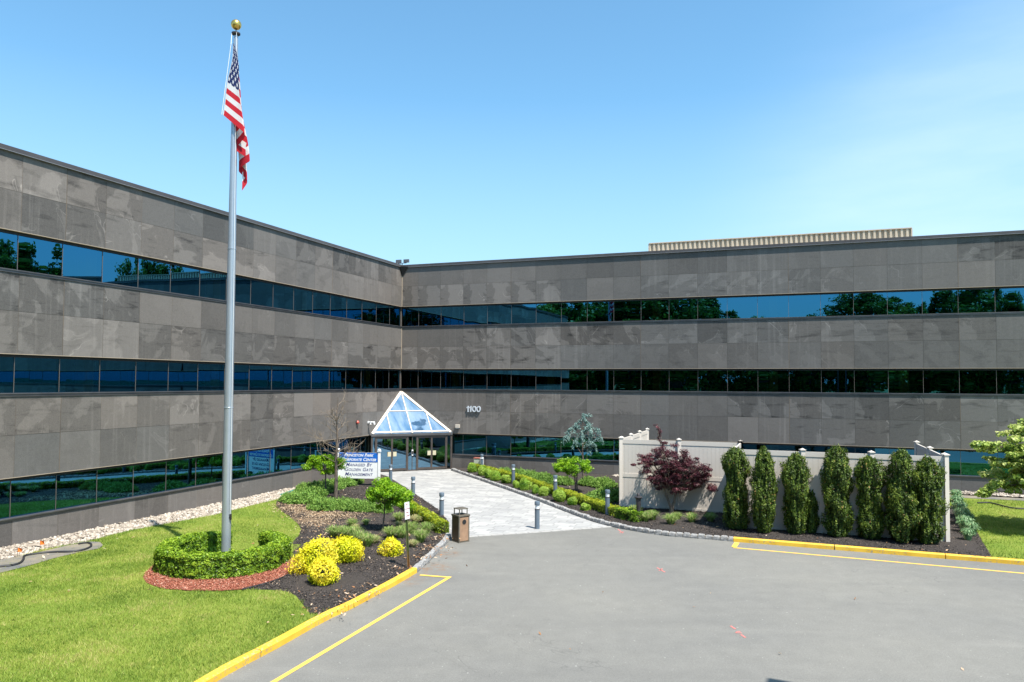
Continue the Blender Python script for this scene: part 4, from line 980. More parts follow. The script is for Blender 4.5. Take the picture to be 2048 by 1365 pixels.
# hedge along a path
def hedge_mesh(name, path, wd, h, dens, leaf, m, seed=0, closed=False, tonez=.0):
    pts = [Vector(p) for p in path]; seg = [(b_-a).length for a, b_ in zip(pts[:-1], pts[1:])]; Lt = sum(seg); cum = np.concatenate([[0], np.cumsum(seg)])
    per = wd+2*h; n = int(Lt*per*dens); s = rng.random(n)*Lt; q = rng.random(n)*per
    idx = np.clip(np.searchsorted(cum, s)-1, 0, len(seg)-1); fr = (s-cum[idx])/np.array(seg)[idx]; A = np.array([p[:] for p in pts[:-1]]); B = np.array([p[:] for p in pts[1:]])
    C0 = A[idx]+(B[idx]-A[idx])*fr[:, None]; t = (B-A)/np.linalg.norm(B-A, axis=1, keepdims=True); t = t[idx]; nn = np.stack([-t[:, 1], t[:, 0], np.zeros(n)], 1)
    vt = np.vstack([t0_ for t0_ in [((B-A)/np.linalg.norm(B-A, axis=1, keepdims=True))[[0]], (B-A)/np.linalg.norm(B-A, axis=1, keepdims=True)]]); vt = np.vstack([vt, vt[[-1]]]); vn = vt[:-1]+vt[1:]; vn /= np.linalg.norm(vn, axis=1, keepdims=True); ti = vn[idx]*(1-fr[:, None])+vn[idx+1]*fr[:, None]; nn = np.stack([-ti[:, 1], ti[:, 0], np.zeros(n)], 1)
    off = np.where(q < h, -wd/2, np.where(q < h+wd, q-h-wd/2, wd/2)); z = np.where(q < h, q, np.where(q < h+wd, h, per-q))
    # round the shoulders
    nz_ = np.array([mnoise.noise(Vector((a*3.1, b_*3.1, c*3.1+seed))) for a, b_, c in zip(C0[:, 0]+off*nn[:, 0], C0[:, 1]+off*nn[:, 1], z)]); nz2 = np.array([mnoise.noise(Vector((a*8, b_*8, c*8+seed))) for a, b_, c in zip(C0[:, 0]+off*nn[:, 0], C0[:, 1]+off*nn[:, 1], z)])
    top = z > h*.98; side = np.sign(off)*(~top); sh = np.clip((np.abs(off)/(wd/2)-.6)/.4, 0, 1)
    z = z-top*sh**2*.06; jit = np.abs(rng.normal(0, .03, n))
    off2 = off+side*(.055*nz_+.045*nz2-jit+.0); z2 = z+top*(.07*nz_+.045*nz2-jit)+(rng.random(n) < .02)*rng.random(n)*.07*top
    C = C0+nn*off2[:, None]+np.array([0, 0, 1])*z2[:, None]
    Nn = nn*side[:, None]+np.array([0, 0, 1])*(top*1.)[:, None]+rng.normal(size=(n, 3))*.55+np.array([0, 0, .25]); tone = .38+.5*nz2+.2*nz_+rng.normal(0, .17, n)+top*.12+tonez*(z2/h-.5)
    # end caps
    E = []
    for (P0, tt) in ((pts[0], -(pts[1]-pts[0]).normalized()), (pts[-1], (pts[-1]-pts[-2]).normalized())):
        k = int(wd*h*dens); a = (rng.random(k)-.5)*wd; zz = rng.random(k)*h; nv = Vector((-tt.y, tt.x, 0)); E.append((np.array(P0[:])+a[:, None]*np.array(nv[:])+zz[:, None]*np.array([0, 0, 1])+np.array(tt[:])*rng.normal(0, .03, k)[:, None], np.array(tt[:])+rng.normal(size=(k, 3))*.5, .3+rng.normal(0, .2, k)))
    if not closed:
        C = np.vstack([C]+[e[0] for e in E]); Nn = np.vstack([Nn]+[e[1] for e in E]); tone = np.concatenate([tone]+[e[2] for e in E])
    b = MB(); wi, hi = wd-.24, h-.13
    for a, c in zip(pts[:-1], pts[1:]):
        tt = (c-a).normalized(); b.box((a+c)/2+Vector((0, 0, hi/2)), ((c-a).length+.02, wi, hi), tt)
    return leaf_mesh(name, C, Nn, rng.uniform(.7, 1.3, len(C))*leaf, 1.7, tone, [m, M['core']], (b.v, b.f))
ringp = [Vector((1.50*math.cos(a), 1.50*math.sin(a), 0)) for a in np.linspace(R(106), R(360+64), 40)]
ringp = [p*(1+.02*math.sin(5*i)) for i, p in enumerate(ringp)]
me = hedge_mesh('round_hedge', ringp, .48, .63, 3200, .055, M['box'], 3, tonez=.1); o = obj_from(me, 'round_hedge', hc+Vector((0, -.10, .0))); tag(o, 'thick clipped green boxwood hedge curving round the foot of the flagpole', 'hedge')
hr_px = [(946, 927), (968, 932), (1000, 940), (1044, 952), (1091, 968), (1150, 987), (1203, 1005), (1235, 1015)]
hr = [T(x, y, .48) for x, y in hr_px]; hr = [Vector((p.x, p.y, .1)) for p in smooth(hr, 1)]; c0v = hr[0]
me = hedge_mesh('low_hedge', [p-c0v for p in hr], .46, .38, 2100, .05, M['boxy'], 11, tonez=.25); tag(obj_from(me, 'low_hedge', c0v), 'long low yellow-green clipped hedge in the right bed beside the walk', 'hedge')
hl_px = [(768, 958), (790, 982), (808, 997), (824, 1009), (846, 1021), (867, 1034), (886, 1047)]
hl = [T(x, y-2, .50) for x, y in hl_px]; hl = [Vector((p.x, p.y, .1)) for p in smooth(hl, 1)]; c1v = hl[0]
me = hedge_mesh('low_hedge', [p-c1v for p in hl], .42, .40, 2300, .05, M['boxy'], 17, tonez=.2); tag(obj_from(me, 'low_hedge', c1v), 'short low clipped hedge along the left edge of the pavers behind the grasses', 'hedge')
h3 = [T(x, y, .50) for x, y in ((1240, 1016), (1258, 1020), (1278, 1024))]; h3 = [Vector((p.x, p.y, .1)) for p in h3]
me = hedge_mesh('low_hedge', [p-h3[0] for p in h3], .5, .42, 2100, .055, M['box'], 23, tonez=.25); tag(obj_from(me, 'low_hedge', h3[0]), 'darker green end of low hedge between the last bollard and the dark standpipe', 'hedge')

def shrub(name, loc, r, n, leaf, m, label, cat, group, seed=0, zc=.8, amp=.16, spiky=0., aspect=1.7, zmin=-.75, shell=.14, coref=.8, rz=0):
    C, Nn, tone = blob(n, r, zmin, seed, amp, 8, shell, spiky); C[:, 2] += r[2]*zc
    me = leaf_mesh(name, C, Nn, rng.uniform(.7, 1.3, len(C))*leaf, aspect, tone, [m, M['core']], core_sphere((r[0]*coref, r[1]*coref, r[2]*coref), 12, (0, 0, r[2]*zc)))
    return tag(obj_from(me, name, loc, rz), label, cat, group)
yl_sh = [((627, 1152), (.33, .30, .37), 'larger golden yellow shrub nearest the red mulch ring'), ((643, 1176), (.27, .26, .29), 'golden yellow shrub closest to the kerb, in front of the larger one'), ((690, 1130), (.33, .29, .32), 'wide golden yellow shrub in the middle of the mulch bed'), ((783, 1118), (.20, .20, .25), 'small golden yellow shrub beside the leaning notice stake')]
for i, (p, r, lab) in enumerate(yl_sh): shrub('golden_shrub', T(p[0], p[1]-6, .12), r, int(52000*r[0]*r[0]), .055, M['gold_leaf'], lab, 'shrub', 'golden shrubs in the left mulch bed', 31+i, .9, .45, .35)
bs = [(945.5, 941, .27), (965.5, 947, .29), (978, 953, .24), (993, 958, .27), (1011.7, 963, .22), (1034, 972, .17), (1049, 976, .27), (1071, 984, .19), (1089, 988, .21), (1119, 1000, .25), (1144, 1007, .19), (1170, 1018, .15)]
names_b = ['first round bush from the doors on the right of the walk', 'full round bush beside the bollard nearest the doors', 'third round bush from the doors, smaller, right bed', 'fourth round bush from the doors, large and full, right bed', 'fifth round bush from the doors, left of the second bollard', 'small ragged bush just right of the second bollard', 'large round bush right of the second bollard', 'small bush midway between second and third bollards', 'small round bush left of the third bollard', 'large round bush right of the third bollard', 'low round bush between hedge and kerb, second from the right', 'tiny low bush nearest the open end of the walk']
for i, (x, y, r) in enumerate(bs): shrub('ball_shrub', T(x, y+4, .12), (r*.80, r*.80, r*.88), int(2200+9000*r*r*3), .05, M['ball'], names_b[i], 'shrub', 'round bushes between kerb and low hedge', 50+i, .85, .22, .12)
# spreading junipers: sprays of needles along radiating twigs
def juniper_mesh(name, r, h, ntw, m, seed=0):
    C = []; N_ = []; T_ = []; U = []
    q = np.random.default_rng(seed)
    for i in range(ntw):
        a = q.uniform(0, 2*math.pi); rr = r*q.uniform(.15, 1.0)**.7; base = np.array([math.cos(a)*rr*.75, math.sin(a)*rr*.75, h*.15]); lift = h*(1.05-.75*(rr/r)**2)*q.uniform(.7, 1.15); tip = np.array([math.cos(a)*rr*1.1, math.sin(a)*rr*1.1, max(.06, lift)])
        k = 16; t = q.random(k)[:, None]; p = base+(tip-base)*t+q.normal(0, .035, (k, 3)); d = (tip-base)/np.linalg.norm(tip-base)
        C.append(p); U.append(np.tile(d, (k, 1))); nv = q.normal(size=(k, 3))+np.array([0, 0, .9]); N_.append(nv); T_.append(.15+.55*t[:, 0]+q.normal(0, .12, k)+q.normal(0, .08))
    C = np.vstack(C); U = np.vstack(U); N_ = np.vstack(N_); T_ = np.concatenate(T_)
    return leaf_mesh(name, C, N_, rng.uniform(.7, 1.3, len(C))*.115, 2.6, T_, [m, M['core']], core_sphere((r*.72, r*.72, h*.5), 12, (0, 0, h*.12)), up=U)
jm = [juniper_mesh('spreading_juniper', 1.0, .55, 620, M['juniper'], s) for s in range(3)]
jl = [((578, 1004), .48, 'left bed, smallest and leftmost by the lawn edge'), ((604, 1006), .85, 'left bed, patchy one beside the dry soil'), ((622, 994), .85, 'left bed, behind the patchy one near the stones'), ((612, 984), .6, 'left bed, dark one beside the hose'), ((640, 985), .9, 'left bed, dark one shaded by the young green tree'), ((662, 979), .75, 'left bed, behind the bare tree trunk'), ((686, 973), .75, 'left bed, under the left half of the sign'), ((706, 968), .6, 'left bed, under the middle of the sign'), ((649, 1020), .75, 'left bed, full mound in front of the bare tree'), ((684, 1018), .62, 'left bed, front row right of the full mound'), ((707, 1021), .62, 'left bed, front row between bare tree and lime tree'), ((735, 1023), .55, 'left bed, front row close behind the lime tree'), ((768, 1026), .4, 'left bed, small one right of the lime tree trunk'),
 ((1008, 952), .6, 'right bed, back row nearest the doors'), ((1035, 955), .7, 'right bed, second of the back row from the doors'), ((1060, 959), .7, 'right bed, third of the back row from the doors'), ((1085, 963), .7, 'right bed, middle of the back row'), ((1106, 967), .55, 'right bed, back row just left of the round lime tree'), ((1128, 970), .6, 'right bed, back row behind the round lime tree'), ((1178, 971), .62, 'right bed, right of the blue cedar trunk'), ((1207, 975), .75, 'right bed, by the stones left of the fence'), ((1222, 1000), 1.0, 'right bed, big dark one against the fence corner'), ((1195, 1005), .75, 'right bed, low one in front of the dark big one')]
for i, (p, r, lab) in enumerate(jl):
    z = .10; g0 = T(p[0], p[1], .12); r *= .86; o = obj_from(jm[i % 3], 'spreading_juniper', g0-Vector((0, 0, .03)), i*1.3, (r, r, min(1.15, .55+.5*r))); tag(o, 'low feathery green juniper, '+lab, 'juniper', 'spreading junipers in the beds')
# grass tufts
def tuft_mesh(name, r, h, n, m, seed, tan=.0, wd=.012, curl=1.):
    q = np.random.default_rng(seed); b = []; fs = []; tn = []
    for i in range(n):
        a = q.uniform(0, 2*math.pi); r0 = r*.28*q.random(); out = r*q.uniform(.25, 1.)*curl; hh = h*q.uniform(.6, 1.05)*(1-.25*(out/(r*curl))); tdir = np.array([math.cos(a), math.sin(a), 0]); sd_ = np.array([-math.sin(a), math.cos(a), 0])*wd*q.uniform(.7, 1.3)
        P0 = tdir*r0; P1 = P0+tdir*out*.35+np.array([0, 0, hh*.65]); P2 = P0+tdir*out*.75+np.array([0, 0, hh]); P3 = P0+tdir*out*1.15+np.array([0, 0, hh*.88])
        k = len(b); b += [P0-sd_, P0+sd_, P1-sd_, P1+sd_, P2-sd_*.7, P2+sd_*.7, P3]; fs += [(k, k+1, k+3, k+2), (k+2, k+3, k+5, k+4), (k+4, k+5, k+6)]; t = min(1, max(0, q.uniform(.1, .7)+(q.random() < tan)*.5)); tn += [t, t, t]
    me = bpy.data.meshes.new(name); me.from_pydata([tuple(v) for v in b], [], fs); at = me.attributes.new('tone', 'FLOAT', 'FACE'); at.data.foreach_set('value', tn); me.materials.append(m); return me
tm = [tuft_mesh('grass_tuft', .42, .48, 300, M['fescue'], 1, .1, .008), tuft_mesh('grass_tuft', .42, .5, 300, M['fescue'], 2, .2, .009), tuft_mesh('grass_tuft', .38, .42, 300, M['fescue'], 3, .75, .009)]
gt = [(668, 1077, 1.0, 0, 'leftmost of the middle row'), (688, 1079, 1.05, 0, 'second of the middle row from the left'), (706, 1083, 1.1, 1, 'third of the middle row from the left'), (723, 1090, 1.05, 0, 'fourth of the middle row, behind the wide golden shrub'), (735, 1096, 1.0, 1, 'front of the middle row, right of the wide golden shrub'), (750, 1090, .8, 2, 'tan one at the right end of the middle row'), (704, 1057, .8, 0, 'small one set back behind the middle row'), (712, 1064, .7, 2, 'small tan one set back behind the middle row'), (732, 1054, .6, 1, 'dark tiny one left of the lime tree trunk'), (781, 1080, 1.0, 1, 'just behind the small golden shrub'), (803, 1080, 1.05, 0, 'directly left of the notice stake'), (822, 1071, 1.1, 0, 'right of the lime tree, set back'), (841, 1088, 1.05, 1, 'right of the notice stake, nearest the kerb'), (853, 1070, 1.0, 0, 'close to the hedge end at the kerb bend'), (831, 1050, .95, 2, 'tan one between lime tree and low hedge'), (797, 1047, .9, 1, 'beneath the lime tree crown'), (797, 1058, .7, 2, 'small tan one beneath the lime tree'), (826, 1097, .7, 2, 'small tan one behind the stake'),
 (1291, 1046, .9, 1, 'just right of the dark standpipe, shaded'), (1305, 1043, .95, 1, 'first in front of the red maple'), (1342, 1052, 1.05, 0, 'in front of the red maple trunk'), (1355, 1042, .75, 0, 'right behind the maple trunk tuft'), (1384, 1048, .95, 0, 'right of the maple trunk at the shade edge'), (1421, 1046, .9, 0, 'in the dark fence shade left of the first evergreen'), (1268, 1030, .9, 0, 'feathery one left of the dark standpipe')]
for i, (x, y, s, k, lab) in enumerate(gt):
    tag(obj_from(tm[k], 'grass_tuft', T(x, y-2, .12), i*2.1, (s*.78, s*.78, s*.88)), 'ornamental grass tuft, '+lab, 'grass tuft', 'ornamental grass tufts in the mulch')
# columns of evergreens
def yew_mesh(name, r, h, n, seed):
    q = np.random.default_rng(seed); z = q.random(n)*h; a = q.uniform(0, 2*math.pi, n)
    prof = np.interp(z/h, [0, .04, .15, .35, .55, .72, .86, .95, 1.], [.45, .68, .95, .95, .92, 1.08, .88, .58, .18])
    nz_ = np.array([mnoise.noise(Vector((math.cos(b_)*2+seed*7, math.sin(b_)*2, c*1.9))) for b_, c in zip(a, z)]); nz2 = np.array([mnoise.noise(Vector((math.cos(b_)*6+seed*7, math.sin(b_)*6, c*6))) for b_, c in zip(a, z)])
    wv_ = 1+.16*math.sin(seed*2.3)*np.sin(z/h*6.5+seed)+.10*np.sin(z/h*15+seed*3+a*2); rr = r*prof*wv_*(1+.52*nz_+.34*nz2)*(1-np.abs(q.normal(0, .12, n))); zz = np.maximum(.05, z+.18*nz2+q.normal(0, .04, n)); C = np.stack([np.cos(a)*rr, np.sin(a)*rr, zz], 1)
    U = np.stack([np.cos(a)*.6, np.sin(a)*.6, np.ones(n)*.8], 1)+q.normal(0, .3, (n, 3)); Nn = np.stack([np.cos(a), np.sin(a), np.zeros(n)+.2], 1)+q.normal(0, .6, (n, 3))
    tone = .30+.45*nz2+.15*nz_+q.normal(0, .13, n); tone = np.where(q.random(n) < .008, 1., np.clip(tone, 0, .78)); b = MB()  # leaf tone darker in the hollows, inner shading put into the colour
    pr = [(r*float(np.interp(t, [0, .04, .15, .35, .55, .72, .86, .95, 1.], [.4, .6, .9, .9, .85, 1.0, .8, .5, .1]))*.52, t*h*.92) for t in np.linspace(0, 1, 9)]; b.lathe(pr, n=12)
    return leaf_mesh(name, C, Nn, q.uniform(.7, 1.35, n)*.068, 2.4, tone, [M['yew'], M['core']], (b.v, b.f), up=U)
yv = [((1472, 1060), .40, 'first column from the left, tall and dense beside the fence step'), ((1528, 1068), .345, 'second column from the left, narrow at the base'), ((1592, 1070), .385, 'third column from the left, broad head and two stems'), ((1675, 1076), .43, 'fourth column from the left, broad base'), ((1741, 1080), .385, 'fifth column from the left, narrow foot'), ((1806, 1088), .44, 'sixth column from the left, widest'), ((1857, 1091), .41, 'last column on the right against the fence end post')]
for i, (p, r, lab) in enumerate(yv):
    me = yew_mesh('columnar_evergreen', r, 2.74+.16*math.sin(i*2.7), 22000, i+1); pb = T(p[0], p[1]+3, .12); kq = (pb.y+r*.80)/pb.y; t = thing('columnar_evergreen', 'dark green evergreen, '+lab, 'evergreen', Vector((pb.x*kq, pb.y*kq, .12)), 0, 'columnar evergreens along the fence'); obj_from(me, 'foliage', (0, 0, .03), 0, 1, t)
    b = MB(); b.tube([(0, 0, -.05), (0, 0, .5)], .04, 8); b.build('trunk', M['bark'], t)
me = yew_mesh('side_stem', .2, 1.35, 5000, 12); o = obj_from(me, 'columnar_evergreen', (.0, 0, 0), 0, 1, None); o.location = T(1623, 1070, .12)+Vector((.09, .2, 0)); tag(o, 'half height evergreen sucker beside the third column', 'evergreen', 'columnar evergreens along the fence')

# trees
def limb(b, p, d, L, r, depth, ends, q, spread=.6, up=.25, kids=(2, 3), mi=0, shrink=.68, sub=4, taper=.55):
    pts = [p.copy()]; dd = d.normalized(); rad = [r]
    for i in range(sub):
        dd = (dd+Vector((q.normal(0, .12), q.normal(0, .12), q.normal(0, .08)+up*.12))).normalized(); pts.append(pts[-1]+dd*(L/sub)); rad.append(r*(1-(1-taper)*(i+1)/sub))
    b.tube(pts, rad, 7 if r > .02 else 5, mi, cap=False); ends.append((pts[-1], dd, depth))
    if depth > 0:
        for k in range(int(q.integers(kids[0], kids[1]+1))):
            s = pts[int(q.integers(max(1, sub-2), sub+1))]; a = q.uniform(0, 2*math.pi); side = dd.orthogonal().normalized(); side = Matrix.Rotation(a, 3, dd) @ side
            limb(b, s, (dd*(1-spread)+side*spread+Vector((0, 0, up*.4))), L*shrink*q.uniform(.8, 1.15), r*taper, depth-1, ends, q, spread, up, kids, mi, shrink, max(2, sub-1), taper)
def clumps_mesh(name, centers, n_each, cr, leaf, m, seed, flat=1., aspect=1.6, tonesd=.15, down=0.):
    q = np.random.default_rng(seed); C = []; N_ = []; T_ = []
    for c in centers:
        k = int(n_each*q.uniform(.6, 1.4)); D = q.normal(size=(k, 3)); D /= np.linalg.norm(D, axis=1, keepdims=True); rr = cr*q.uniform(.6, 1.3)*q.random(k)[:, None]**.45
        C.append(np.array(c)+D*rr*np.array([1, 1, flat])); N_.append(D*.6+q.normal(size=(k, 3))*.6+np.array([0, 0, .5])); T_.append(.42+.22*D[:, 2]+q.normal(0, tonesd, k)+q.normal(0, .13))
    C = np.vstack(C); return leaf_mesh(name, C, np.vstack(N_), q.uniform(.65, 1.35, len(C))*leaf, aspect, np.concatenate(T_), m, bend=.2)
def small_tree(name, loc, H, crown_c, crown_r, nclump, label, seed, m, trunk_r=.035, leaf=.085, split=False, lobes=()):
    q = np.random.default_rng(seed); t = thing(name, label, 'tree', loc, 0); b = MB(); ends = []; c0 = Vector(crown_c); zc0 = c0.z-crown_r[2]*.7
    for k in range(2 if split else 1):
        o_ = Vector(((.05 if k else -.03)*(1 if split else 0), 0, 0)); b.tube([o_, o_+Vector((c0.x*.2+q.normal(0, .02), q.normal(0, .02), zc0*.55)), Vector((c0.x*.5+(.12*k if split else 0), c0.y*.5, zc0))], [trunk_r, trunk_r*.85, trunk_r*.7], 9)
    cs = []
    for _ in range(nclump):
        D = q.normal(size=3); D /= np.linalg.norm(D); D[2] = abs(D[2])*1.1-.45 if q.random() < .8 else D[2]; f = q.uniform(.55, 1.)**.6; cs.append([c0.x+D[0]*crown_r[0]*f, c0.y+D[1]*crown_r[1]*f, c0.z+D[2]*crown_r[2]*f])
    for (lx, ly, lz, lr, ln) in lobes:
        for _ in range(ln):
            D = q.normal(size=3)*.5; cs.append([lx+D[0]*lr, ly+D[1]*lr, lz+D[2]*lr*.6])
    for c in cs[::3]:
        s = Vector((c0.x*.5, c0.y*.5, zc0)); mid = (s+Vector(c))/2+Vector((0, 0, -.04)); b.tube([s, mid, Vector(c)], [trunk_r*.45, trunk_r*.3, .005], 5, 0, False)
    b.build('trunk', M['bark'], t, True)
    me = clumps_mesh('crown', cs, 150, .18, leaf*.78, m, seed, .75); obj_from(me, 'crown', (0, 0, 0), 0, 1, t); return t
p = T(652, 991, .12); small_tree('young_green_tree', p, 2, (-.05, 0, 1.42), (.95, .8, .52), 62, 'young bright green tree with flat crown beside the bare tree, left of the sign', 5, M['lime'], .035, .085)
p = T(765, 1063, .12); small_tree('lime_tree', p, 2, (.12, 0, 1.27), (.66, .6, .52), 62, 'young lime green tree in front of the sign, beside the low hedge', 6, M['lime'], .03, .075, False, ((.78, 0, 1.12, .38, 16), (.0, 0, 1.68, .22, 6), (.2, 0, .95, .3, 5)))
p = T(1152.6, 985, .12); small_tree('round_lime_tree', p, 2, (-.15, 0, 1.22), (.86, .75, .46), 66, 'young lime green tree with flat round crown in the right bed', 7, M['lime'], .035, .08, True)
# bare tree
q = np.random.default_rng(12); t = thing('bare_tree', 'tall leafless brown tree with fine twigs left of the sign', 'tree', T(671, 996, .12)); b = MB(); ends = []
tp = [Vector((0, 0, -.05)), Vector((.02, 0, .8)), Vector((0, 0, 1.7)), Vector((.05, 0, 2.6)), Vector((.0, 0, 3.5)), Vector((.05, 0, 4.45))]; b.tube(tp, [.085, .075, .06, .045, .025, .008], 10); b.build('trunk', M['bark'], t, True)
b = MB()
for k in range(34):
    z = q.uniform(1.35, 4.1); a = q.uniform(0, 2*math.pi); ln = (1.25 if z < 2.3 else .75)*q.uniform(.5, 1.1)*(1-.12*(z-1.3)); limb(b, Vector((.02, 0, z)), Vector((math.cos(a), math.sin(a), .75 if z > 2.2 else .35)), ln, .016, 2, ends, q, .5, .3, (2, 4), 0, .6, 4)
b.build('branches', M['palebark'], t)
# red maple
q = np.random.default_rng(21); t = thing('red_maple', 'dark red lacy leaved small maple in front of the pale fence', 'tree', T(1343, 1026, .12)); b = MB(); ends = []
for off_, d, L in ((Vector((-.04, 0, 0)), Vector((-.25, 0, 1)), 1.0), (Vector((.05, 0, 0)), Vector((.16, 0, 1)), 1.05)):
    b.tube([Vector((off_.x*.5, 0, -.05)), off_+Vector((0, 0, .25)), off_+d*.75], [.075, .055, .042], 9, cap=False); limb(b, off_+d*.75, d, .7, .038, 2, ends, q, .62, .12, (3, 4), 0, .8, 4)
cs = []
lobes = [(-.05, 1.75, .95, .62, 120), (-.85, 1.95, .55, .35, 34), (.75, 1.5, .7, .5, 66), (-.45, 1.35, .6, .3, 26), (1.1, 1.25, .5, .35, 24), (.1, 1.15, .7, .3, 30), (1.3, 1.65, .3, .3, 12), (1.55, 1.0, .28, .12, 8), (-.35, 2.3, .4, .3, 16), (.55, 2.15, .35, .22, 10)]
for x, z, rx, rz_, k in lobes:
    for _ in range(k): D = q.normal(size=3)*.5; cs.append([x+D[0]*rx, D[1]*.75, z+D[2]*rz_])
for k in range(12): cs.append([-.35+.05*math.sin(k)-.02*k, q.normal(0, .06), 2.5+k*.085])
for c in cs[::4]: s = Vector((c[0]*.25, c[1]*.25, .95)); b.tube([s, (s+Vector(c))/2+Vector((0, 0, .06)), Vector(c)], [.018, .012, .004], 5, 0, False)
b.tube([(-.1, 0, 1.6), (-.3, 0, 2.4), (-.5, 0, 3.5)], [.02, .012, .004], 5); b.build('trunk', M['palebark'], t)
me = clumps_mesh('crown', cs[:-12], 90, .17, .068, M['maple'], 21, .5, 2.6, .2); me2 = clumps_mesh('crown', cs[-12:], 34, .10, .075, M['maple'], 22, .6, 2.6, .2); obj_from(me, 'crown', (0, 0, 0), 0, 1, t); obj_from(me2, 'top_shoot', (0, 0, 0), 0, 1, t)
# blue cedar
q = np.random.default_rng(31); t = thing('blue_cedar', 'slender blue-grey weeping cedar against the dark wall in the right bed', 'tree', T(1166, 971, .12)); b = MB(); b.tube([(0, 0, -.05), (.02, 0, .9), (-.03, 0, 1.8), (.0, 0, 2.6), (-.05, 0, 3.35)], [.05, .045, .04, .025, .008], 9)
C = []; U = []
def spray(path, n=60):
    for a, c in zip(path[:-1], path[1:]):
        a = np.array(a, float); c = np.array(c, float); k = int(n*np.linalg.norm(c-a)/.5)+4; tt = q.random(k)[:, None]; C.append(a+(c-a)*tt+q.normal(0, .03, (k, 3))*np.array([1, 1, 1.2])); U.append(np.tile((c-a)/np.linalg.norm(c-a), (k, 1))+np.array([0, 0, -.4]))
for (x, y, z, ex, ey, ez) in ((0, 0, 3.3, .0, 0, 3.5), (0, 0, 3.2, -.35, .1, 3.0), (0, 0, 3.2, .3, -.1, 3.0), (0, 0, 2.9, -.7, .1, 2.75), (0, 0, 2.8, .8, 0, 2.75), (0, 0, 2.6, -.95, -.1, 2.35), (0, 0, 2.55, .95, .1, 2.3), (0, 0, 2.3, -.9, .2, 2.25), (0, 0, 2.2, .6, -.3, 2.0), (0, 0, 2.9, .1, .6, 2.6), (0, 0, 2.8, -.1, -.6, 2.4), (0, 0, 2.1, .35, -.1, 1.75), (0, 0, 3.0, .45, .2, 2.7), (0, 0, 2.5, .5, .3, 2.2), (0, 0, 2.5, -.5, -.2, 2.1)):
    P0 = Vector((x, y, z-.15)); P2 = Vector((ex, ey, ez)); P1 = (P0+P2)/2+Vector((0, 0, .18)); b.tube([P0, P1, P2], [.018, .012, .005], 5, 0, False); spray([P0.lerp(P1, .5), P1, P2, P2+Vector((ex*.06, 0, -.28))], 75)
    for _ in range(7):
        f = q.uniform(.3, 1.); s = P1.lerp(P2, f) if f > .5 else P0.lerp(P1, f*2); e = s+Vector((q.normal(0, .16), q.normal(0, .16), -q.uniform(.05, .26))); spray([s, e], 60)
b.tube([(-.02, 0, 1.45), (-.45, 0, 2.15), (-.6, 0, 2.3)], [.022, .015, .01], 6); b.build('trunk', M['bark'], t, True)
C = np.vstack(C); U = np.vstack(U); me = leaf_mesh('needles', C, q.normal(size=C.shape), q.uniform(.7, 1.3, len(C))*.085, 2.6, .45+q.normal(0, .22, len(C)), M['cedar'], up=U); obj_from(me, 'needles', (0, 0, 0), 0, 1, t)
# pale tree at the right edge
q = np.random.default_rng(41); t = thing('pale_green_tree', 'pale green broad tree reaching in at the right edge over the lawn', 'tree', (18.95, 26.0, .1)); b = MB(); b.tube([(0, 0, -.1), (.05, 0, .8), (0, 0, 1.6)], [.13, .11, .09], 10, cap=False); cs = []; ends = []
for k in range(6): a = k*1.05; limb(b, Vector((0, 0, 1.4)), Vector((math.cos(a), math.sin(a), .6)), 1.0, .05, 2, ends, q, .5, .1, (2, 3))
def tier(z, r, n, sag=.1):
    for _ in range(n):
        a = q.uniform(0, 2*math.pi); f = q.random()**.6; cs.append([math.cos(a)*r*f, math.sin(a)*r*f, z-sag*f+q.normal(0, .06)])
for z, r, n in ((1.75, 1.7, 55), (2.1, 2.15, 85), (2.6, 1.95, 80), (3.05, 2.2, 85), (3.5, 1.6, 60), (3.9, 1.1, 36), (4.2, .6, 14)): tier(z, r, n, .25)
for k in range(9): cs.append([-2.0-k*.07, -.2, 1.72-.05*k]); cs.append([-2.0-.07*k, .1, 3.02+.0*k])
for c in cs[::5]: s = Vector((0, 0, min(c[2], 3.2)-.3)); b.tube([s, (s+Vector(c))/2, Vector(c)], [.03, .018, .006], 5, 0, False)
b.tube([(0, 0, 1.5), (0, 0, 4.0)], [.08, .02], 8); b.build('trunk', M['bark'], t)
me = clumps_mesh('crown', cs, 75, .24, .13, M['pale_leaf'], 41, .45, 1.5, .2); obj_from(me, 'crown', (0, 0, 0), 0, 1, t)
# strap leaved plants by the fence end
im = [tuft_mesh('strap_leaf_plant', .30, .62, 230, M['iris'], s, .05, .016, .55) for s in (5, 6)]
ip = [(1912, 1003, .95, 'furthest back by the fence post'), (1915, 1019, 1.05, 'second from the back'), (1920, 1034, 1.1, 'third from the back'), (1925, 1049, 1.1, 'middle one along the fence end'), (1938, 1051, .8, 'right of the middle one at the lawn edge'), (1930, 1066, 1.05, 'second from the front'), (1944, 1072, .85, 'front one nearest the lawn'), (1936, 1082, .75, 'frontmost low yellowish one')]
for i, (x, y, s, lab) in enumerate(ip): tag(obj_from(im[i % 2], 'strap_leaf_plant', T(x, y, .12), i, (s*1.45, s*1.45, s)), 'blue-green strap leaved plant, '+lab, 'plant', 'strap leaved plants at the fence end')
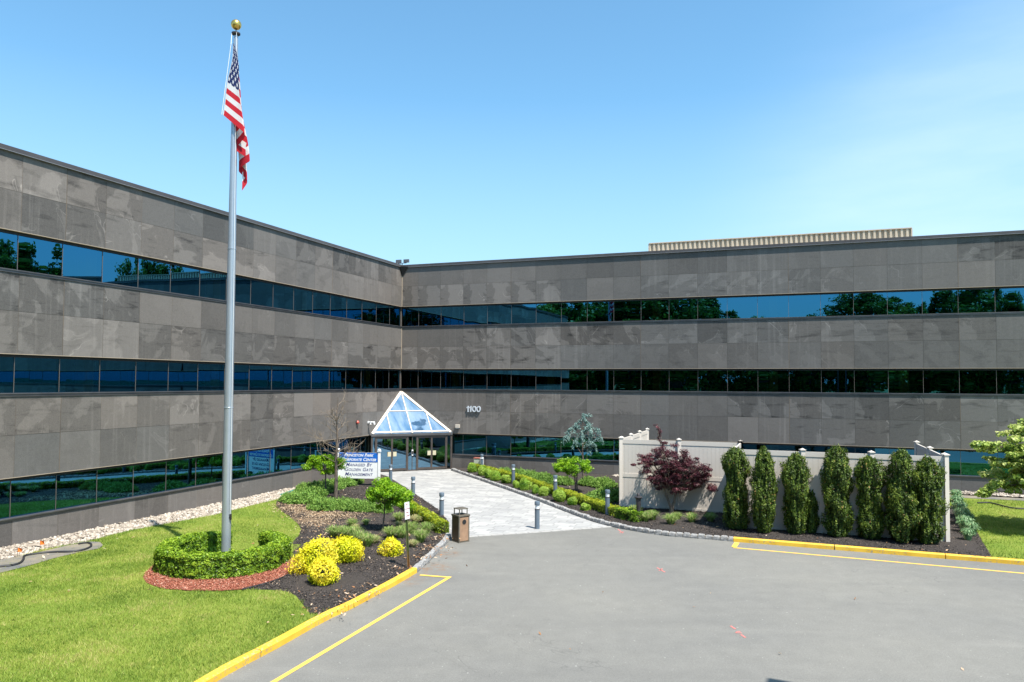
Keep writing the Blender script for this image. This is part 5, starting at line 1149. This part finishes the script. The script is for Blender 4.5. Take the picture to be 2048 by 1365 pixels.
# trees behind the camera and beyond the wings, seen mirrored in the windows
def big_tree(seed, H=17., Rr=5., n=150):
    q = np.random.default_rng(seed); b = MB(); ends = []; b.tube([(0, 0, -.2), (0, 0, H*.25), (.2, 0, H*.5), (0, 0, H*.85)], [.32, .26, .17, .05], 10)
    cs = []
    for _ in range(n):
        D = q.normal(size=3); D /= np.linalg.norm(D); f = q.uniform(.35, 1)**.5; z = .56+.44*D[2]*f; wdt = math.sin(math.pi*min(1, max(.0, (z-.04)*.95)))**.55; cs.append([D[0]*Rr*f*wdt, D[1]*Rr*f*wdt, H*z])
    for c in cs[::4]: s = Vector((0, 0, max(H*.2, c[2]-Rr*.5))); b.tube([s, (s+Vector(c))/2+Vector((0, 0, .2)), Vector(c)], [.10, .06, .02], 5, 0, False)
    return b, clumps_mesh('crown', cs, 95, 1.05, .42, M['bigleaf'], seed, .8, 1.5, .2)
BT = [big_tree(s) for s in (71, 72, 73)]
trunks = []
for b, _ in BT:
    me = bpy.data.meshes.new('trunk'); me.from_pydata(b.v, [], b.f); me.materials.append(M['bark']); me.polygons.foreach_set('use_smooth', [True]*len(b.f)); trunks.append(me)
def mirror(wg, px, Yd):
    x = (px-PCX)/F*Yd; p = Vector((x-CX_, Yd-CY_, 0)); d = p.dot(WN[wg])+.13; q_ = Vector((x, Yd, 0))-WN[wg]*(2*d); return q_
tl = [('R', 1085, 622, 92, 1.0, 'first from the left, lowest'), ('R', 1120, 608, 97, 1.0, 'second from the left'), ('R', 1160, 602, 95, .95, 'third from the left'), ('R', 1205, 590, 100, 1.0, 'fourth, right behind the mirrored flag'), ('R', 1252, 583, 95, 1.0, 'fifth from the left'), ('R', 1300, 574, 99, 1.1, 'sixth, tall'), ('R', 1352, 566, 94, 1.1, 'seventh, tallest of the left clump'), ('R', 1405, 592, 97, .85, 'eighth, right end of the left clump'),
      ('R', 1462, 640, 100, .8, 'low one left of the sky gap'), ('R', 1520, 652, 98, .8, 'low one at the left of the sky gap'), ('R', 1572, 655, 101, .8, 'low one in the middle of the sky gap'), ('R', 1620, 650, 97, .8, 'low one at the right of the sky gap'), ('R', 1690, 588, 98, .95, 'first of the right clump'), ('R', 1745, 572, 95, 1.05, 'second of the right clump, tall'), ('R', 1800, 600, 98, .8, 'third of the right clump'), ('R', 1850, 636, 100, .7, 'low one between the two right clumps'), ('R', 1900, 576, 96, .95, 'first of the far right clump'), ('R', 1955, 562, 97, 1.05, 'second of the far right clump, tallest'), ('R', 2015, 590, 95, .85, 'third of the far right clump'),
      ('L', 8, 500, 84, .7, 'tall one beyond the right wing'), ('L', 55, 521, 84, .8, 'second beyond the right wing'), ('L', 252, 541, 88, .55, 'small one above the right wing roof, left'), ('L', 298, 530, 88, .7, 'middle one above the right wing roof'), ('L', 345, 535, 88, .6, 'right one above the right wing roof')]
for i, (wg, px, py, Yd, wd, lab) in enumerate(tl):
    p = mirror(wg, px, Yd); H_ = (CAMH+(765-py)/F*Yd)*1.10; k = i % 3; s = H_/17.5
    t = thing('mirrored_tree', 'tree mirrored in '+('right' if wg == 'R' else 'left')+' wing windows, '+lab, 'tree', (p.x, p.y, -.05), 0, 'trees mirrored in the windows')
    obj_from(trunks[k], 'trunk', (0, 0, 0), i*1.7, (1, 1, s), t); obj_from(BT[k][1], 'crown', (0, 0, 0), i*1.7, (wd, wd, s), t)

# ------------------------------------------------------------------ countless small stuff
def blades(name, g, z, h, wd, m, tonefn=None):
    n = len(g); a = rng.uniform(0, 2*math.pi, n); ln = h*rng.uniform(.5, 1.2, n); lean = rng.normal(0, .55, (n, 2))*ln[:, None]; s = np.stack([np.cos(a), np.sin(a)], 1)*wd
    V = np.zeros((n, 3, 3)); V[:, 0, :2] = g-s; V[:, 1, :2] = g+s; V[:, 2, :2] = g+lean; V[:, 0, 2] = z-.01; V[:, 1, 2] = z-.01; V[:, 2, 2] = z+ln
    me = bpy.data.meshes.new(name); me.vertices.add(3*n); me.vertices.foreach_set('co', V.astype(np.float32).ravel()); me.loops.add(3*n); me.loops.foreach_set('vertex_index', np.arange(3*n, dtype=np.int32)); me.polygons.add(n); me.polygons.foreach_set('loop_start', np.arange(n, dtype=np.int32)*3)
    pn = np.array([mnoise.noise(Vector((x*.7, y*.7, 0)))+.6*mnoise.noise(Vector((x*2.6, y*2.6, 5)))+.4*mnoise.noise(Vector((x*9, y*9, 5))) for x, y in g]); tone = .46+.58*pn+rng.normal(0, .15, n); dry = (rng.random(n) < .05)*.5
    at = me.attributes.new('tone', 'FLOAT', 'FACE'); at.data.foreach_set('value', np.clip(tone+dry, 0, 1).astype(np.float32)); me.materials.append(m); me.update(calc_edges=True); return me
LP = [(p.x, p.y) for p in lawn_poly]
bedP = np.array([(p.x, p.y) for p in bedL]); ringP = np.array([(p.x, p.y) for p in ring]); rockP = np.array([(p.x, p.y) for p in rockL]); fabP = np.array([(p.x, p.y) for p in fab])
g = scatter(LP, 1500); g = g[(g[:, 1] > 11) & (g[:, 0] > -24)]; gj = g+np.array([[.10*mnoise.noise(Vector((x*3, y*3, 1))), .10*mnoise.noise(Vector((x*3, y*3, 8)))] for x, y in g])*2; keep = ~inside(gj, bedP) & ~inside(gj, ringP) & ~inside(g, rockP) & ~(inside(g, fabP) & (rng.random(len(g)) > .05)); g = g[keep]
far_ = rng.random(len(g)) < np.clip(1.5-(g[:, 1]-12)/16, .38, 1); g = g[far_]
gi = scatter([(p.x, p.y) for p in igl], 1100); gg = scatter([(p.x, p.y) for p in gap], 900)
o = obj_from(blades('lawn_grass', np.vstack([g, gi, gg]), .115, .055, .006, M['grass']), 'lawn_grass', (0, 0, 0)); tag(o, 'short mown yellow-green grass of the left lawn', 'grass', None, 'stuff')
g = scatter([(p.x, p.y) for p in lr], 450); g = g[(g[:, 1] < 33) & (g[:, 0] < 26)]
o = obj_from(blades('lawn_grass', g, .11, .06, .009, M['grass']), 'lawn_grass', (0, 0, 0)); tag(o, 'mown grass of the lawn right of the fence', 'grass', None, 'stuff')
def chips(name, g, z, size, m, tone):
    n = len(g); C = np.column_stack([g, np.full(n, z)+rng.random(n)*.03]); Nn = rng.normal(size=(n, 3))*.45+np.array([0, 0, 1]); return leaf_mesh(name, C, Nn, rng.uniform(.5, 1.5, n)*size, 2.6, tone, m)
g = scatter([(p.x, p.y) for p in bedL], 620); g = g[g[:, 1] < 36]; o = obj_from(chips('mulch_chips', g, .135, .05, M['chip'], np.abs(rng.normal(0, .42, len(g)))), 'mulch_chips', (0, 0, 0)); tag(o, 'loose dark bark chips over the left bed', 'mulch', None, 'stuff')
g = scatter([(p.x, p.y) for p in bedR], 420); g = g[(g[:, 1] < 33)]; o = obj_from(chips('mulch_chips', g, .135, .055, M['chip'], np.abs(rng.normal(0, .36, len(g)))), 'mulch_chips', (0, 0, 0)); tag(o, 'loose dark bark chips over the right bed', 'mulch', None, 'stuff')
g = scatter([(p.x, p.y) for p in ring], 1500); g = g[(np.linalg.norm(g-np.array(hc[:2]), axis=1) > 1.2) & (g[:, 1] < hc.y+.7)]; o = obj_from(chips('red_mulch_chips', g, .132, .045, M['redchip'], np.clip(rng.normal(.4, .27, len(g)), 0, 1)), 'red_mulch_chips', (0, 0, 0)); tag(o, 'loose red bark chips round the hedge', 'mulch', None, 'stuff')
def patchy(px, n, r, flat=.35):
    c = T(px[0], px[1], .12); return np.array([(c.x, c.y)])+rng.normal(size=(n, 2))*np.array([r, r*flat*2])*.5
st = np.vstack([patchy(p, n, r) for p, n, r in (((610, 1022), 900, 1.1), ((600, 1018), 500, .8), ((650, 1030), 400, 1.0), ((665, 1031), 300, .9), ((690, 1035), 260, .8), ((620, 1035), 300, 1.0), ((642, 1045), 260, .9), ((660, 1052), 220, .8), ((580, 1012), 350, .8), ((635, 1062), 120, .7), ((648, 1075), 90, .6), ((700, 1018), 100, .6))])
o = obj_from(chips('dry_straw', st, .15, .07, M['straw'], rng.random(len(st))), 'dry_straw', (0, 0, 0)); tag(o, 'patches of dry straw on the left bed', 'straw', None, 'stuff')
wt = np.vstack([scatter([(p.x, p.y) for p in bedR], 1.2), scatter([(p.x, p.y) for p in bedL], 3.0), patchy((652, 1225), 40, .7), patchy((700, 1195), 40, .8), patchy((865, 1100), 60, .6), patchy((880, 1080), 50, .5), patchy((850, 1118), 40, .5), patchy((805, 1140), 30, .4)])
o = obj_from(chips('leaf_litter', wt, .16, .085, M['litter'], rng.random(len(wt))), 'leaf_litter', (0, 0, 0)); tag(o, 'scattered dry brown leaves and pale scraps on the mulch', 'leaf litter', None, 'stuff')
wl = scatter([(p.x, p.y) for p in lawn_poly], .35); wl = wl[~inside(wl, bedP) & ~inside(wl, rockP)]; ra = np.array([T(x, y)[:2] for x, y in ((934, 1133), (1206, 1185), (1388, 1216), (1365, 1176), (1421, 1189), (1230, 1060), (850, 1130), (1080, 1270), (1140, 1300), (1710, 1200), (1560, 1310), (1925, 1340))])
o = obj_from(chips('fallen_leaves', np.vstack([wl]), .15, .10, M['litter'], rng.random(len(wl))), 'fallen_leaves', (0, 0, 0)); tag(o, 'few dry leaves lying on the lawn', 'leaf litter', None, 'stuff')
o = obj_from(chips('fallen_leaves', ra, .01, .09, M['litter'], rng.random(len(ra))), 'fallen_leaves', (0, 0, 0)); tag(o, 'few dry leaves lying on the asphalt', 'leaf litter', None, 'stuff')
def stones(name, g, z, size, seed):
    q = np.random.default_rng(seed); base = np.array([(1, 0, 0), (-1, 0, 0), (0, 1, 0), (0, -1, 0), (0, 0, 1), (0, 0, -1), (.6, .6, .5), (-.6, .6, .5), (-.6, -.6, .5), (.6, -.6, .5)]); F_ = [(0, 6, 9), (6, 4, 9), (2, 7, 6), (7, 4, 6), (1, 8, 7), (8, 4, 7), (3, 9, 8), (9, 4, 8), (0, 2, 6), (2, 1, 7), (1, 3, 8), (3, 0, 9)]
    n = len(g); V = base[None]*q.uniform(.7, 1.25, (n, 10, 1))*(q.uniform(.5, 1.3, (n, 1, 3))*np.array([1, 1, .6]))*size*q.uniform(.6, 1.4, (n, 1, 1)); a = q.uniform(0, 6.3, n); c, s = np.cos(a), np.sin(a); X = V[..., 0]*c[:, None]-V[..., 1]*s[:, None]; Y = V[..., 0]*s[:, None]+V[..., 1]*c[:, None]; V = np.stack([X, Y, V[..., 2]], -1)+np.concatenate([g, np.full((n, 1), z)+q.random((n, 1))*.05], 1)[:, None]
    Fs = (np.array(F_)[None]+np.arange(n)[:, None, None]*10).reshape(-1, 3); me = bpy.data.meshes.new(name); me.vertices.add(n*10); me.vertices.foreach_set('co', V.astype(np.float32).ravel()); me.loops.add(len(Fs)*3); me.loops.foreach_set('vertex_index', Fs.astype(np.int32).ravel()); me.polygons.add(len(Fs)); me.polygons.foreach_set('loop_start', np.arange(len(Fs), dtype=np.int32)*3)
    at = me.attributes.new('tone', 'FLOAT', 'FACE'); at.data.foreach_set('value', np.repeat(q.random(n), 12).astype(np.float32)); me.materials.append(M['rock']); me.update(calc_edges=True); return me
g = scatter([(p.x, p.y) for p in rockL], 330); g = g[g[:, 1] > 14]; o = obj_from(stones('river_stones', g, .02, .055, 1), 'river_stones', (0, 0, 0)); tag(o, 'pale river stones along the foot of the left wing', 'gravel', None, 'stuff')
g = scatter([(p.x, p.y) for p in rockR], 260); g = g[g[:, 0] < 24]; o = obj_from(stones('river_stones', g, .13, .06, 2), 'river_stones', (0, 0, 0)); tag(o, 'pale river stones along the foot of the right wing', 'gravel', None, 'stuff')
me = stones('flat_stone', np.array([[0., 0.]]), 0, .28, 5); o = obj_from(me, 'flat_stone', T(71, 1093, .05)-Vector((0, 0, .0)), 0, (1, .7, .5)); tag(o, 'large flat pale stone on the strip behind the orange flags', 'stone')

# pipes, flags, edging
def pipe(name, px, r, m, label, z=.15):
    pts = smooth([T(x, y, z) for x, y in px], 2); b = MB(); b.tube(pts, r, 7); o = b.build(name, m, None, True); return tag(o, label, 'pipe')
pipe('black_pipe', [(-60, 1141), (0, 1133), (25, 1131), (42, 1126), (48, 1117), (47, 1112), (60, 1109), (100, 1104), (140, 1104), (165, 1101), (182, 1094), (183, 1088), (175, 1085), (157, 1088)], .03, M['hose'], 'black corrugated pipe curling over the weed fabric by the left wall')
pipe('black_pipe', [(1955, 1006), (1980, 1005), (2005, 1012), (2025, 1017), (2060, 1018), (2110, 1016)], .03, M['hose'], 'black pipe lying on the strip along the right wing', .16)
pipe('green_hose', [(560, 990), (575, 985), (590, 980), (602, 972), (606, 970), (625, 970)], .022, M['green'], 'thin green hose lying on the stones near the junipers', .12)
pipe('edging_strip', [(484, 1179.5), (516, 1171), (548, 1162.5), (577, 1149.5), (592, 1138), (597, 1127), (590, 1116)], .02, M['hose'], 'black plastic edging between the red mulch and the dark mulch', .145)
b = MB(); b.box((0, 0, .05), (.5, .3, .09)); o = b.build('drain_block', M['darkm'], None, bevel=.02); o.location = T(612, 975, .03); tag(o, 'black splash block under the wall beside the green hose', 'splash block')
def mflag(px, m, label, grp, h=.26, s=.13):
    t = thing('marker_flag', label, 'marker flag', T(px[0], px[1], .12), 0, grp); b = MB(); b.tube([(0, 0, 0), (0, 0, h)], .005, 5); b.build('wire', M['darkm'], t)
    b = MB(); b.add([(0, 0, h), (s, -.02, h-.01), (s*.9, .02, h-s*.9), (0, 0, h-s)], [(0, 1, 2, 3)]); b.build('pennant', m, t)
mflag((35, 1114), M['orange'], 'orange marker flag on the stone strip, nearer the left edge', 'orange utility flags by the left wall'); mflag((80, 1099), M['orange'], 'orange marker flag just right of the large flat stone', 'orange utility flags by the left wall'); mflag((1252, 1012), M['redflag'], 'small red marker flag in the bed left of the dark standpipe', None, .45, .13)

# drop loose helper data and sanity-check parents of building parts modelled in world space
for o in COL.objects:
    if o.parent is ent or (o.parent and o.parent.name.startswith('entrance_door')): o.matrix_parent_inverse = Matrix()
